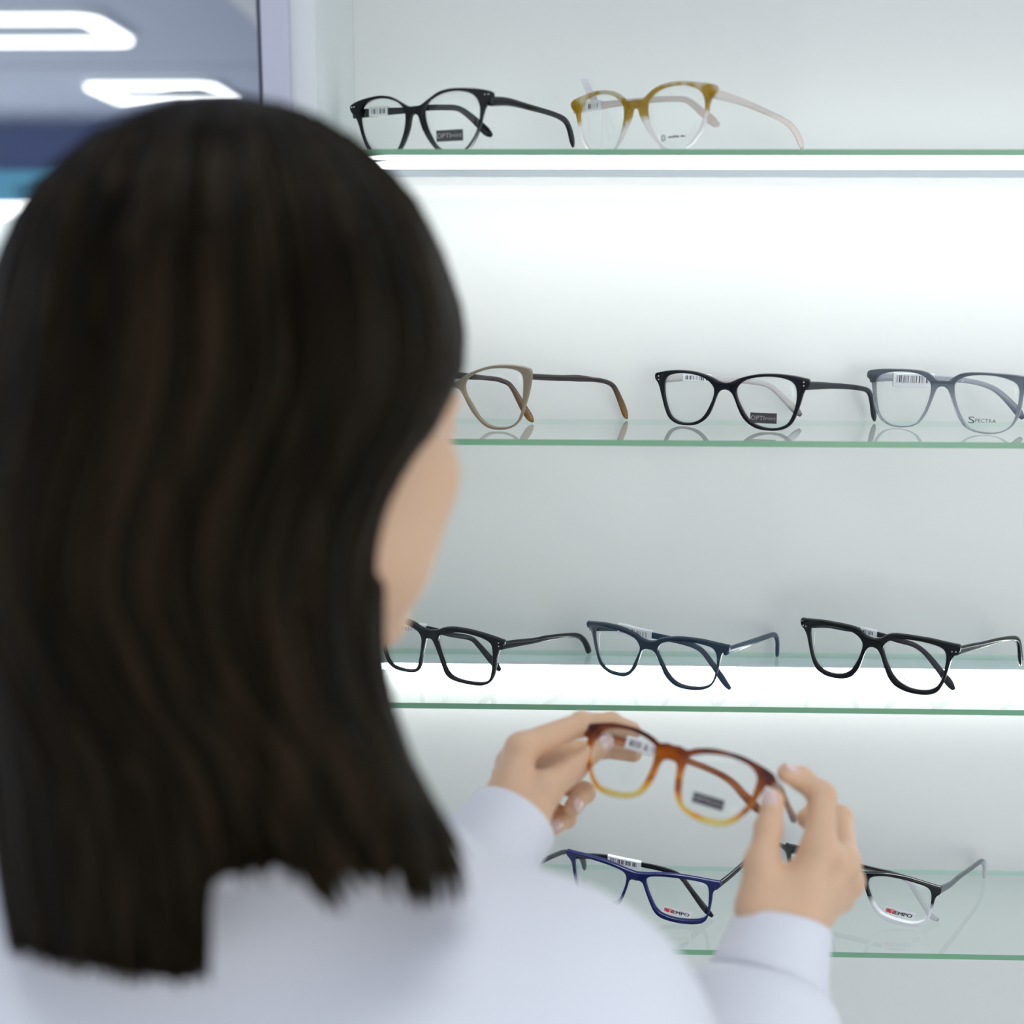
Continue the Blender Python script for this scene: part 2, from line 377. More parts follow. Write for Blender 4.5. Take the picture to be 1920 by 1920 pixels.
def text_faces(body, sx, sy, ox_, oy_, rot=0.0, shear=0.0, bold=0.0, fit=None):
    cu = bpy.data.curves.new('t', 'FONT'); cu.body = body; cu.size = 1.0; cu.offset = bold; cu.resolution_u = 3; cu.shear = shear
    tmp = bpy.data.objects.new('t', cu); COL.objects.link(tmp); dg = bpy.context.evaluated_depsgraph_get()
    me = bpy.data.meshes.new_from_object(tmp.evaluated_get(dg)); bpy.data.objects.remove(tmp, do_unlink=True)
    V = np.array([v.co[:2] for v in me.vertices]); me.calc_loop_triangles(); Fs = [tuple(p.vertices) for p in me.loop_triangles]; bpy.data.meshes.remove(me)
    V = V-V.min(0)
    ext = V.max(0); V = V/ext*np.array([sx, sy]); c, s = math.cos(rot), math.sin(rot)
    return [(ox_+c*x-s*y, oy_+s*x+c*y) for x, y in V], Fs
def decal(name, fr, layers, par, mats, label, t0=-0.0002, step=-0.00012):
    """flat print on the face of a lens: layers of (verts in mm, faces, material index)"""
    V = []; Fs = []; mi = []
    for k, (vs_, fs_, m_) in enumerate(layers):
        o = len(V)
        for a, h in vs_: V.append(fr.at(a*1e-3, h*1e-3, t0+step*k))
        for f in fs_: Fs.append(tuple(o+i for i in f)); mi.append(m_)
    me = mesh(name, V, Fs, False); ob = link(name, me, mats, par)
    me.polygons.foreach_set('material_index', mi); ob['label'] = label; return ob
def rect(a0, h0, a1, h1, rot=0.0, nx=6):
    vs_ = []; fs_ = []; c, s = math.cos(rot), math.sin(rot)
    for i in range(nx+1):
        x = (a1-a0)*i/nx
        for y in (0, h1-h0): vs_.append((a0+c*x-s*y, h0+s*x+c*y))
    for i in range(nx): fs_.append((2*i, 2*i+2, 2*i+3, 2*i+1))
    return vs_, fs_
def ringpoly(cx, cy, rx, ry, w, n=28):
    vs_ = [(cx+math.cos(2*PI*i/n)*(rx-k), cy+math.sin(2*PI*i/n)*(ry-k)) for k in (0, w) for i in range(n)]
    return vs_, [(i, (i+1) % n, n+(i+1) % n, n+i) for i in range(n)]

BLK = srgb(22, 24, 30)
def plain(name, c, rough=0.15, spec=0.28): return mat(name, c, rough, spec=spec)
CLR = (0.94, 0.955, 0.97, 1)
FM = dict(
 A=acetate('black_fade_acetate', [(0.0, srgb(120, 112, 108), 0.55), (0.18, srgb(60, 60, 66), 0.3), (0.4, srgb(14, 16, 22), 0.0), (1, srgb(10, 11, 17), 0.0)], spec=0.25),
 B=acetate('honey_clear_acetate', [(0.0, (0.98, 0.96, 0.94, 1), 0.15), (0.45, (0.97, 0.94, 0.90, 1), 0.2), (0.58, srgb(190, 152, 36), 0.25), (0.75, srgb(156, 118, 6), 0.1), (0.88, srgb(176, 138, 24), 0.15), (1, srgb(232, 222, 186), 0.4)], (70, 0.7), spec=0.35),
 C=acetate('taupe_acetate', [(0.0, srgb(150, 128, 108), 0.1), (0.5, srgb(146, 132, 106), 0.1), (1, srgb(140, 130, 112), 0.1)], (60, 0.3)),
 D=plain('glossy_black_acetate', srgb(14, 15, 24), 0.07),
 E=acetate('smoke_crystal_acetate', [(0.0, srgb(196, 202, 210), 0.9), (0.5, srgb(160, 168, 178), 0.88), (1, srgb(96, 106, 118), 0.7)], (50, 0.45)),
 F=plain('satin_black_acetate', srgb(24, 27, 33), 0.22),
 G=plain('slate_blue_acetate', srgb(36, 52, 68), 0.28),
 H=plain('black_acetate', srgb(16, 17, 22), 0.12),
 I=plain('navy_acetate', srgb(26, 34, 88), 0.12),
 J=acetate('black_to_clear_acetate', [(0.0, CLR, 0.15), (0.36, CLR, 0.2), (0.50, srgb(24, 25, 28), 0.1), (1, srgb(8, 9, 12), 0.0)]),
 K=plain('charcoal_acetate', srgb(30, 32, 36), 0.2),
 M=acetate('amber_tortoise_acetate', [(0.0, srgb(255, 234, 140), 0.45), (0.16, srgb(255, 212, 80), 0.4), (0.30, srgb(248, 150, 34), 0.3), (0.40, srgb(150, 66, 14), 0.2), (0.48, srgb(226, 140, 34), 0.3), (0.66, srgb(192, 100, 20), 0.3), (0.84, srgb(140, 62, 16), 0.15), (1, srgb(70, 26, 14), 0.0)], (75, 0.85, (0.8, 1, 1))))
TM = dict(
 A=plain('black_temple', srgb(14, 18, 26), 0.15), B=acetate('blush_clear_acetate', [(0, (0.95, 0.80, 0.72, 1), 0.35), (1, (0.97, 0.88, 0.83, 1), 0.4)]),
 C=acetate('tortoise_acetate', [(0, srgb(172, 120, 40), 0.25), (0.35, srgb(110, 78, 40), 0.15), (0.7, srgb(60, 48, 46), 0.0), (1, srgb(52, 42, 44), 0.0)], (50, 0.7)),
 D=plain('dark_grey_temple', srgb(46, 50, 56), 0.3), E=acetate('smoke_clear_acetate', [(0, srgb(96, 104, 118), 0.4), (1, srgb(206, 210, 222), 0.6)]),
 F=plain('black_steel_temple', srgb(26, 32, 38), 0.15), G=plain('slate_temple', srgb(52, 68, 88), 0.2), H=plain('black_gloss_temple', srgb(20, 24, 30), 0.1),
 I=plain('black_slim_temple', srgb(20, 22, 26), 0.12), J=acetate('grey_to_clear_temple', [(0, CLR, 0.5), (0.35, (0.8, 0.82, 0.84, 1), 0.5), (0.6, srgb(86, 94, 98), 0.1), (1, srgb(80, 88, 92), 0.0)], axis=2),
 K=plain('charcoal_temple', srgb(62, 66, 66), 0.25),
 M=acetate('amber_temple', [(0, srgb(84, 24, 14), 0.0), (0.3, srgb(150, 70, 20), 0.1), (0.6, srgb(196, 112, 28), 0.2), (1, srgb(92, 36, 18), 0.0)], (60, 0.6)))
TMIN = dict(D=acetate('pearl_clear_acetate', [(0, srgb(60, 62, 70), 0.1), (0.3, srgb(222, 216, 214), 0.45), (1, srgb(232, 228, 226), 0.45)]),
            H=plain('black_striped_temple', srgb(40, 40, 50), 0.15),
            J=acetate('clear_temple', [(0, CLR, 0.6), (0.75, CLR, 0.6), (0.9, srgb(18, 18, 20), 0.1), (1, srgb(14, 14, 16), 0)]))
LBL = dict(
 A='black round glasses on the top shelf, dark sticker on the lens, beside honey-and-clear pair',
 B='honey-yellow and clear round glasses with blush temples, right pair on the top shelf',
 C='taupe glasses with tortoise temples, half hidden behind the face, on the second shelf',
 D='glossy black glasses with dark sticker on the lens, middle of the second shelf',
 E='translucent smoke-grey glasses at the right end of the second shelf',
 F='matte black rectangular glasses nearest the woman\'s chin on the third shelf',
 G='slate-blue glasses with barcode tag, middle pair on the third shelf',
 H='glossy black glasses with silver rivets, right pair on the third shelf',
 I='navy-blue rectangular glasses with red and white sticker on the lowest shelf',
 J='black glasses fading to clear rims, behind the right hand on the lowest shelf',
 K='charcoal glasses mostly hidden behind the sleeve, left of the navy pair on lowest shelf',
 M='amber tortoiseshell glasses held up in both hands')
GL = {
'A': {"loc":[-0.0973,0.936,0.1033],"psi":0.5155,"phi":0.0913,"K":1.499,"b":0.0346,"outer":[0,351,62,358,138,396,225,438,319,455,409,454,518,444,603,429,665,409,676,382,660,350,623,319,600,283,582,237,568,190,537,115,501,59,460,13,402,0,333,0,264,0,200,8,161,39,105,111,62,192,37,272,17,290,0,297],"aper":[90,327,118,364,162,397,247,426,340,437,430,430,505,408,551,367,570,313,570,266,558,200,527,125,486,70,444,28,398,2,334,-6,271,2,220,26,174,63,136,124,105,190,88,259],"rt":{"h":[642,45,350],"az":1.5,"p":[0,0,243,30,535,28,844,25,1038,13,1150,-17,1219,-94,1267,-202]},"lt":{"h":[-642,45,350],"az":84,"p":[0,0,254,3,463,1,655,10,821,2,926,-9,995,-45,1058,-92,1121,-145,1190,-207,1224,-228]}},
'B': {"loc":[0.0739,0.936,0.1033],"psi":0.6296,"phi":0.0943,"K":2.11,"b":0.0346,"outer":[0,398,69,396,99,417,154,457,224,485,314,498,401,496,496,482,588,464,638,447,656,422,643,389,613,362,595,320,584,272,571,214,544,137,501,70,464,23,404,-13,326,-23,259,-9,208,28,145,96,87,191,47,265,32,307,24,328,0,334],"aper":[104,361,141,408,200,447,280,467,368,471,443,460,506,435,547,397,565,347,566,283,547,206,513,129,464,68,415,21,338,1,271,11,220,40,163,115,124,198,102,281],"rt":{"h":[625,56,397],"az":4,"p":[0,0,393,-11,825,-51,1077,-83,1222,-128,1324,-195,1392,-268]},"lt":{"h":[-625,56,397],"az":84,"p":[0,0,249,10,433,17,648,19,789,15,928,5,998,-26,1079,-93,1149,-148,1212,-203,1235,-204]}},
'C': {"loc":[-0.0696,0.9713,-0.1153],"psi":0.4636,"phi":0.1235,"K":2.752,"b":0.0349,"outer":[0,387,50,407,102,444,163,477,240,507,315,529,387,540,466,543,542,538,608,525,656,509,673,487,674,452,659,365,637,278,608,190,588,129,560,76,515,31,462,9,400,2,319,10,256,42,203,95,159,152,124,213,90,284,63,328,35,344,0,347],"aper":[106,365,129,419,170,453,258,491,350,514,456,518,540,506,589,480,608,436,607,367,600,288,592,200,571,129,543,76,489,36,410,21,329,30,266,63,222,107,188,162,154,223,115,294],"rt":{"h":[642,63,452],"az":17,"p":[0,0,231,-20,426,-34,560,-41,765,-62,948,-88,1064,-131,1124,-200,1201,-318,1273,-447]},"lt":{"h":[-642,63,452],"az":62,"p":[0,0,788,-59,898,-81,963,-104,1009,-159,1055,-242,1102,-325,1148,-398,1181,-445]}},
'D': {"loc":[0.1577,0.9788,-0.1153],"psi":0.5054,"phi":0.1185,"K":2.476,"b":0.0349,"outer":[0,392,53,403,118,433,193,456,277,472,359,477,460,473,559,459,637,440,677,425,681,383,653,347,634,304,620,251,602,188,578,113,545,53,495,17,435,1,363,0,279,12,205,49,151,104,113,178,80,264,58,306,30,329,0,336],"aper":[97,330,116,373,161,412,225,439,308,453,400,454,480,441,540,417,575,374,585,305,577,220,553,134,519,69,465,34,394,21,311,31,237,63,183,116,140,190,107,265],"rt":{"h":[648,66,385],"az":16.5,"p":[0,0,285,-14,586,-37,838,-65,991,-101,1056,-195,1087,-277,1127,-371]},"lt":{"h":[-648,66,385],"az":55,"p":[0,0,211,14,394,2,554,-9,691,-13,852,-30,969,-55,1052,-110,1124,-178,1210,-257,1283,-326]}},
'E': {"loc":[0.336,0.971,-0.1153],"psi":0.6457,"phi":0.1165,"K":1.795,"b":0.0348,"outer":[0,427,52,428,88,457,137,486,202,499,284,502,368,500,471,494,560,486,641,471,667,456,673,415,654,396,630,373,618,308,609,226,594,153,565,89,523,39,460,9,389,-2,321,1,254,14,196,44,157,92,126,147,97,222,68,304,49,349,27,370,0,378],"aper":[589,377,567,420,523,448,436,475,334,485,242,480,168,461,115,424,94,382,96,318,113,245,143,162,181,94,221,46,287,19,364,7,442,15,505,46,547,91,571,155,583,229,591,311],"lt":{"h":[-640,39,406],"az":60,"p":[0,0,168,11,310,6,428,6,529,4,662,-2,779,-9,897,-31,1000,-66,1082,-121,1165,-200,1232,-272,1275,-328]}},
'F': {"loc":[-0.0901,0.9601,-0.334],"psi":0.4936,"phi":0.1378,"K":2.848,"b":0.0351,"outer":[0,466,86,480,138,504,210,521,291,523,390,512,496,487,587,457,646,433,673,418,667,378,641,361,618,308,598,250,586,168,568,98,532,37,471,7,406,3,294,13,202,31,145,65,114,126,87,228,58,318,32,379,8,392,0,390],"aper":[85,381,106,430,157,460,265,484,366,481,462,459,533,427,567,388,573,331,565,238,553,144,534,73,489,33,418,22,318,27,227,46,171,81,140,142,112,232,90,323],"rt":{"h":[640,68,384],"az":10,"p":[0,0,222,-29,446,-62,570,-72,752,-97,939,-129,1073,-163,1172,-232,1233,-319,1275,-408]},"lt":{"h":[-640,68,384],"az":78,"p":[0,0,253,-20,409,0,564,-14,682,-37,869,-48,939,-98,1008,-171,1077,-244,1124,-296,1152,-316]}},
'G': {"loc":[0.0981,0.9552,-0.334],"psi":0.531,"phi":0.1464,"K":3.321,"b":0.0347,"outer":[0,403,63,416,116,447,197,468,274,479,369,477,460,467,548,447,635,424,669,413,668,371,634,361,612,335,596,272,579,188,555,103,523,48,468,19,404,7,319,10,242,27,184,66,135,129,102,209,74,285,49,318,23,331,0,329],"aper":[87,356,125,409,205,435,302,446,395,442,477,426,539,402,569,356,576,282,566,198,547,113,514,59,459,29,395,21,310,28,243,52,190,99,147,173,109,253,85,313],"rt":{"h":[637,82,375],"az":2,"p":[0,0,319,-38,576,-68,843,-97,1024,-119,1119,-143,1184,-214,1197,-316,1198,-388]},"lt":{"h":[-637,82,375],"az":86,"p":[0,0,278,35,440,15,588,11,766,1,870,-9,973,-29,1045,-69,1108,-140,1182,-230,1245,-311,1292,-359]}},
'H': {"loc":[0.2877,0.953,-0.334],"psi":0.5912,"phi":0.1363,"K":2.479,"b":0.0348,"outer":[0,449,66,467,111,503,170,524,268,527,364,522,458,514,550,497,632,481,681,468,679,413,644,378,619,332,603,264,583,174,562,105,527,45,472,14,406,4,329,8,251,25,180,64,128,134,96,219,69,305,42,356,11,373,0,373],"aper":[88,376,112,436,171,474,259,490,365,489,459,474,533,451,571,416,582,351,574,262,556,171,526,101,481,57,415,37,329,40,260,64,199,110,152,184,115,268],"rt":{"h":[650,55,423],"az":12,"p":[0,0,287,-22,514,-45,747,-64,990,-95,1144,-132,1213,-209,1250,-320,1285,-409]},"lt":{"h":[-650,55,423],"az":80,"p":[0,0,180,28,339,15,495,8,691,-16,803,-39,904,-52,986,-90,1060,-156,1135,-243,1209,-329,1269,-407]}},
'I': {"loc":[0.0915,0.9535,-0.5526],"psi":0.3912,"phi":0.136,"K":3.013,"b":0.0354,"outer":[0,463,85,474,151,487,247,500,352,502,455,491,556,472,655,448,719,429,716,385,685,364,660,324,650,236,636,147,611,64,570,25,504,12,401,13,296,28,210,54,156,105,119,188,87,284,61,368,33,389,0,386],"aper":[92,400,123,451,215,472,321,476,434,468,546,448,606,419,625,363,626,261,618,160,601,83,555,48,484,38,391,39,296,54,221,82,173,134,136,217,104,313],"rt":{"h":[681,90,390],"az":18,"p":[0,0,231,10,438,34,652,54,875,42,1014,20,1185,-69,1302,-177,1339,-306]},"lt":{"h":[-681,90,390],"az":84,"p":[0,0,303,39,463,29,633,21,801,13,935,-6,1013,-34,1082,-112,1173,-227,1253,-321,1315,-375]}},
'J': {"loc":[0.2859,0.9612,-0.5526],"psi":0.5757,"phi":0.1559,"K":4.625,"b":0.0356,"outer":[0,466,43,490,125,506,196,521,282,534,366,528,448,512,528,483,607,450,669,420,708,401,709,347,680,316,665,273,652,186,635,110,609,55,562,22,506,16,424,26,332,46,254,79,201,134,164,203,136,285,108,371,71,410,34,421,0,413],"aper":[144,397,157,456,196,489,282,509,366,504,448,488,528,459,592,429,628,390,641,329,638,242,626,154,600,83,553,50,489,45,407,61,323,86,253,123,209,181,172,261,149,333],"rt":{"h":[672,142,372],"az":7,"p":[0,0,313,-63,516,-74,783,-107,1002,-130,1133,-160,1214,-235,1226,-328,1223,-376]},"lt":{"h":[-672,142,372],"az":83,"p":[0,0,772,-13,902,-11,1031,-25,1098,-75,1148,-144,1207,-221,1266,-298,1324,-360,1351,-368]}},
'M': {"loc":[0.0774,0.6956,-0.328],"psi":0.36,"phi":0,"K":2.899,"b":0.035,"outer":[0,420,41,425,94,415,144,439,204,458,272,472,358,476,443,475,524,461,605,441,651,420,672,380,647,359,613,359,610,325,587,261,575,217,563,174,530,123,497,72,447,26,392,4,309,-3,227,9,157,35,113,78,85,135,68,211,58,281,39,315,8,323,0,324],"aper":[112,346,119,381,175,413,249,436,340,450,419,447,485,432,530,403,555,363,555,299,548,232,531,179,500,121,458,75,404,45,314,36,234,43,163,69,129,123,112,199,103,278],"tilt":[-0.5993,0.1067],"rt":{"h":[625,116,378],"az":4,"p":[0,0,342,32,565,5,798,-22,1033,-44]},"lt":{"h":[-625,116,378],"az":62,"p":[0,0,193,18,307,29,453,32,531,41,728,48,846,46,967,35,1065,8,1150,-41,1234,-82,1298,-120]}}}
def build_glasses(k, e):
    fr = Frame(e)
    if 'tilt' in e:
        psi, (phi, rho) = e['psi'], e['tilt']; c, s = math.cos(psi), math.sin(psi)
        u = np.array([c, -s, 0]); n = np.array([s, c, 0]); w = np.array([0, 0, 1.])
        w2 = w*math.cos(phi)-n*math.sin(phi); n2 = n*math.cos(phi)+w*math.sin(phi)
        u3 = u*math.cos(rho)-w2*math.sin(rho); w3 = w2*math.cos(rho)+u*math.sin(rho)
        mt = Matrix.Identity(4)
        for i in range(3): mt[i][0], mt[i][1], mt[i][2] = u3[i], n2[i], w3[i]
        fl = None
    else:
        mt = Matrix.Rotation(-e['psi'], 4, 'Z'); fl = 0.0
    L = e['loc']; root = empty('eyeglasses', (L[0], L[1], L[2]+CZ+(0.0003 if fl is not None else 0)), mt)
    tag(root, LBL[k], 'glasses', 'eyeglasses on the glass shelves' if k != 'M' else None)
    outer, aper = pairs(e['outer']), pairs(e['aper']); thick = 0.0042 if k not in 'M' else 0.0046
    if fl is not None:
        lo = outer[:, 1].min(); outer[:, 1] += -lo*np.clip(1-outer[:, 1]/0.02, 0, 1); outer[:, 1] += 0.0002
    front = link('front', front_mesh(fr, outer, aper, thick), FM[k], root)
    lenses = []
    for sd in (-1, 1):
        l = link('lens', lens_mesh(fr, aper, sd, 0.0012, 0.0026), M_lens, root); lenses.append(l)
    rt = e.get('rt') or dict(h=[-e['lt']['h'][0], e['lt']['h'][1], e['lt']['h'][2]], az=8, p=e['lt']['p'])
    ts = []
    for sd, te in ((-1, e['lt']), (1, rt)):
        m_ = TMIN[k] if (sd < 0 and k in TMIN) else TM[k]
        kw = dict(floor_z=fl)
        if k == 'G': kw.update(ht=[(0, .0068), (.3, .006), (.6, .005), (.75, .0046), (.9, .0056), (1, .0052)])
        if k == 'C': kw.update(ht=[(0, .0052), (.3, .0052), (.42, .006), (.55, .0042), (.72, .0042), (.9, .0068), (.97, .0068), (1, .004)])
        if k in 'IK': kw.update(ht=[(0, .0056), (.3, .005), (.6, .0045), (.8, .0045), (.93, .0062), (1, .0058)])
        if k == 'M': kw.update(hs=1.0, width=0.0042)
        t_ = link('temple', temple_mesh(te, sd, **kw), m_, root); ts.append(t_)
        # barrel hinge where the temple meets the front
        h = Vector(te['h'])*1e-4; a = R(te['az']); dr = Vector((math.sin(a), math.cos(a), 0)); wd = Vector((math.cos(a), -math.sin(a), 0))
        bm = bmesh.new()
        for dz in (-0.0016, 0.0, 0.0016):
            bmesh.ops.create_cone(bm, cap_ends=True, segments=10, radius1=0.0011, radius2=0.0011, depth=0.0014, matrix=Matrix.Translation(h+Vector((-sd*0.0022, 0.0008, dz))))
        q = h+dr*0.006-wd*(0.0013*(1 if sd > 0 else -1))
        link('hinge', bm_mesh('hinge', bm), M_steel, t_)
    if k in 'ADFH':
        hv = {'A': .0405, 'D': .0395, 'F': .0395, 'H': .0430}[k]; av = outer[:, 0].max()-0.0042
        vert = k in 'DF'
        for sd in (-1, 1):
            for j in (-1, 1):
                bm = bmesh.new(); c = fr.at(sd*(av+(0 if vert else j*0.0014)), hv+(j*0.0015 if vert else 0)-(0.0 if vert else 0.001), -0.0001)
                bmesh.ops.create_uvsphere(bm, u_segments=10, v_segments=6, radius=0.00062, matrix=Matrix.Translation(c))
                link('rivet', bm_mesh('rivet', bm, True), M_steel, front)
    # writing on the demo lens
    rl = lenses[1]
    def optimint(a0, h0, a1, h1, rot):
        w, h = a1-a0, h1-h0; c, s = math.cos(rot), math.sin(rot); f = lambda x, y: (a0+c*x*w-s*y*h, h0+s*x*w+c*y*h)
        l1 = rect(a0, h0, a1, h1, rot)
        x1 = f(.02, .30); l2 = text_faces('OPTI', w*.52, h*.42, x1[0], x1[1], rot, bold=0.006); x2 = f(.575, .34); l3 = text_faces('mint', w*.39, h*.34, x2[0], x2[1], rot)
        decal('logo_sticker', fr, [(*l1, 0), (*l2, 1), (*l3, 1)], rl, [M_sticker, M_stxt], 'charcoal sticker with pale lettering')
    if k == 'A': optimint(19.5, 8.0, 42.6, 16.3, -0.015)
    if k == 'D': optimint(21.8, 6.8, 43.3, 15.6, -0.025)
    if k == 'M': optimint(20.5, 10.0, 40.3, 16.7, 0.0)
    if k in 'EH':
        if k == 'E': b0, hh, w_, rt_, mm, yy = 22.2, 5.6, 21.0, 0.0, M_txt, 8.6
        else: b0, hh, w_, rt_, mm, yy = 26.1, 4.6, 20.5, 0.02, M_pale, 10.4
        l1 = text_faces('S', w_*.23, hh, b0, yy, rt_); l2 = text_faces('PECTRA', w_*.76, hh*.52, b0+w_*.25, yy+hh*.2+rt_*4, rt_)
        l3 = rect(b0+w_*.62, yy-hh*.02, b0+w_*.95, yy+hh*.03, rt_)
        decal('logo_print', fr, [(*l1, 0), (*l2, 0)], rl, [mm], 'grey lettering printed on the lens')
    if k == 'B':
        l = [(*ringpoly(24.2, 10.2, 1.9, 2.4, .5), 0), (*ringpoly(24.2, 10.2, 1.0, 1.4, .35), 0)]
        for i, (x, w_, h_) in enumerate(((28.4, 2.6, 1.1), (31.4, 1.1, 1.4), (32.9, 1.7, 1.5), (35, 2.2, 1.3), (38.4, 2.4, 1.2), (41.2, 1.2, .9))): l.append((*rect(x, 10.0, x+w_, 10.0+h_), 0))
        decal('logo_print', fr, l, rl, [M_txt], 'small dark emblem printed on the lens')
    if k in 'IJ':
        a0, h0, a1, h1, rt_ = (23.3, 11.4, 48.0, 17.9, -0.18) if k == 'I' else (27.6, 13.6, 51.6, 20.9, -0.21)
        w, h = math.hypot(a1-a0, 5.0), (h1-h0); c, s = math.cos(rt_), math.sin(rt_); f = lambda x, y: (a0+c*x*w-s*y*h, h0+s*x*w+c*y*h)
        def rr(x0, y0, x1, y1): q = f(x0, y0); return rect(q[0], q[1], q[0]+(x1-x0)*w, q[1]+(y1-y0)*h, rt_)
        l = [(*rr(0, 0, 1, 1), 0)]
        for i, x in enumerate((.055, .085, .115, .145)): l.append((*rr(x, .26, x+.016+.003*i, .82), 1))
        l.append((*rr(.18, .26, .345, .82), 1))
        q = f(.205, .30); l.append((*text_faces('T', w*.115, h*.44, q[0], q[1], rt_), 0))
        for dx in (0.0, 0.22):
            q = f(.36, .27); l.append((*text_faces('EMPO', w*.56, h*.50, q[0]+dx, q[1], rt_), 2))
        l.append((*rr(.935, .66, .95, .76), 2))
        decal('logo_sticker', fr, l, rl, [M_tag, M_red, M_ink], 'white sticker with red block and black lettering')
    le = e['lt']
    if k == 'A': tag_strip(ts[0], le, -1, .014, .031, .0028, .0036, True)
    if k == 'D': tag_strip(ts[0], le, -1, .020, .046, .0026, .0036, True)
    if k == 'E': tag_strip(ts[0], le, -1, .018, .052, .0075, .0036, True)
    if k == 'F': tag_strip(ts[0], le, -1, .020, .046, .0028, .0036, True)
    if k == 'G': tag_strip(ts[0], le, -1, .026, .058, .0055, .0040, True)
    if k == 'H': tag_strip(ts[0], le, -1, .048, .062, .0026, .0030, True)
    if k == 'I': tag_strip(ts[0], le, -1, .035, .066, .0046, .0026, True)
    if k == 'M': tag_strip(ts[0], le, -1, .026, .056, .0036, .0042, True)
    if k == 'B':
        tg = tag_strip(ts[0], le, -1, .010, .024, .0030, .0034, True)
        h, dr, wd = temple_frames(le, -1); bm = bmesh.new()
        c0 = h+dr*0.017+Vector((0, 0, 0.004)); pts = [(0.0, 0.0), (-.003, .006), (-.008, .014), (-.0105, .0185)]
        for sgn in (0,):
            row = [(bm.verts.new(c0+dr*(a-.0035)+Vector((0, 0, z))-wd*.001), bm.verts.new(c0+dr*(a+.0035)+Vector((0, 0, z+.0005))-wd*.001), bm.verts.new(c0+dr*(a+.0035)+Vector((0, 0, z+.0005))), bm.verts.new(c0+dr*(a-.0035)+Vector((0, 0, z)))) for a, z in pts]
            for A, B in zip(row[:-1], row[1:]):
                for i in range(4): bm.faces.new((A[i], A[(i+1) % 4], B[(i+1) % 4], B[i]))
            bm.faces.new(row[-1]); bm.faces.new(row[0][::-1])
        link('tag_flap', bm_mesh('tag_flap', bm), M_tag, ts[0])
    return root
for k, e in GL.items(): build_glasses(k, e)
import copy
ek = copy.deepcopy(GL['I']); L0 = GL['I']['loc']; ek['loc'] = [L0[0]-0.1875, L0[1]-0.004, L0[2]]
for n in ('outer', 'aper'): ek[n] = [v*0.93 for v in ek[n]]
for n in ('rt', 'lt'): ek[n]['h'] = [v*0.93 for v in ek[n]['h']]; ek[n]['p'] = [v*0.93 for v in ek[n]['p']]
ek['rt']['p'] = [v if i % 2 == 0 else v-min(40, i*5) for i, v in enumerate(ek['rt']['p'])]
build_glasses('K', ek)

# ------------------------------------------------------------------ solid modelling by distance fields
def cone_d(Q, a, b, ra, rb):
    a = np.asarray(a, np.float32); ba = np.asarray(b, np.float32)-a; pa = Q-a
    t = np.clip((pa@ba)/max(float(ba@ba), 1e-9), 0, 1)
    return np.sqrt(((pa-t[..., None]*ba)**2).sum(-1))-(ra+(rb-ra)*t)
def ell_d(Q, c, r, rot=None):
    p = Q-np.asarray(c, np.float32)
    if rot is not None: p = p@np.asarray(rot, np.float32)
    r = np.asarray(r, np.float32); k0 = np.sqrt(((p/r)**2).sum(-1)); k1 = np.sqrt(((p/r**2)**2).sum(-1))+1e-9
    return k0*(k0-1)/k1
def smin(a, b, k):
    h = np.clip(0.5+0.5*(b-a)/k, 0, 1); return b+(a-b)*h-k*h*(1-h)
def smax(a, b, k): return -smin(-a, -b, k)
def surface(fn, lo, hi, res):
    lo = np.asarray(lo, float); n = np.ceil((np.asarray(hi)-lo)/res).astype(int)+1
    ax = [np.float32(lo[i])+np.arange(n[i], dtype=np.float32)*np.float32(res) for i in range(3)]
    D = np.empty(tuple(n), np.float32)
    for s in range(0, n[0], 16):
        G = np.stack(np.meshgrid(ax[0][s:s+16], ax[1], ax[2], indexing='ij'), -1); D[s:s+16] = fn(G)
    ins = D < 0
    c = [(i, j, k) for i in (0, 1) for j in (0, 1) for k in (0, 1)]; sl = lambda o: tuple(slice(q, n[i]-1+q) for i, q in enumerate(o))
    cnt = sum(ins[sl(o)].astype(np.int8) for o in c); act = (cnt > 0) & (cnt < 8); idx = np.full(act.shape, -1, np.int64); cells = np.argwhere(act); idx[act] = np.arange(len(cells))
    acc = np.zeros((len(cells), 3)); w = np.zeros(len(cells))
    for o1 in c:
        for d in range(3):
            if o1[d]: continue
            o2 = list(o1); o2[d] = 1
            d1 = D[cells[:, 0]+o1[0], cells[:, 1]+o1[1], cells[:, 2]+o1[2]]; d2 = D[cells[:, 0]+o2[0], cells[:, 1]+o2[1], cells[:, 2]+o2[2]]
            m = (d1 < 0) != (d2 < 0); t = d1[m]/(d1[m]-d2[m]); p = np.tile(np.array(o1, float), (m.sum(), 1)); p[:, d] += t; acc[m] += p; w[m] += 1
    V = lo+(cells+acc/w[:, None])*res; Q = []
    for d in range(3):
        s1 = [slice(None)]*3; s2 = [slice(None)]*3; s1[d] = slice(0, n[d]-1); s2[d] = slice(1, n[d]); A = ins[tuple(s1)]; B = ins[tuple(s2)]
        e1, e2 = [i for i in range(3) if i != d]
        for flip, mk in ((False, A & ~B), (True, ~A & B)):
            g = np.argwhere(mk); g = g[(g[:, e1] > 0) & (g[:, e2] > 0) & (g[:, e1] < n[e1]-1) & (g[:, e2] < n[e2]-1)]
            def cell(da, db): h = g.copy(); h[:, e1] -= da; h[:, e2] -= db; return idx[h[:, 0], h[:, 1], h[:, 2]]
            q = np.stack([cell(1, 1), cell(0, 1), cell(0, 0), cell(1, 0)], 1)
            if (d == 1) != flip: q = q[:, ::-1]
            Q.append(q)
    return V, np.vstack(Q)
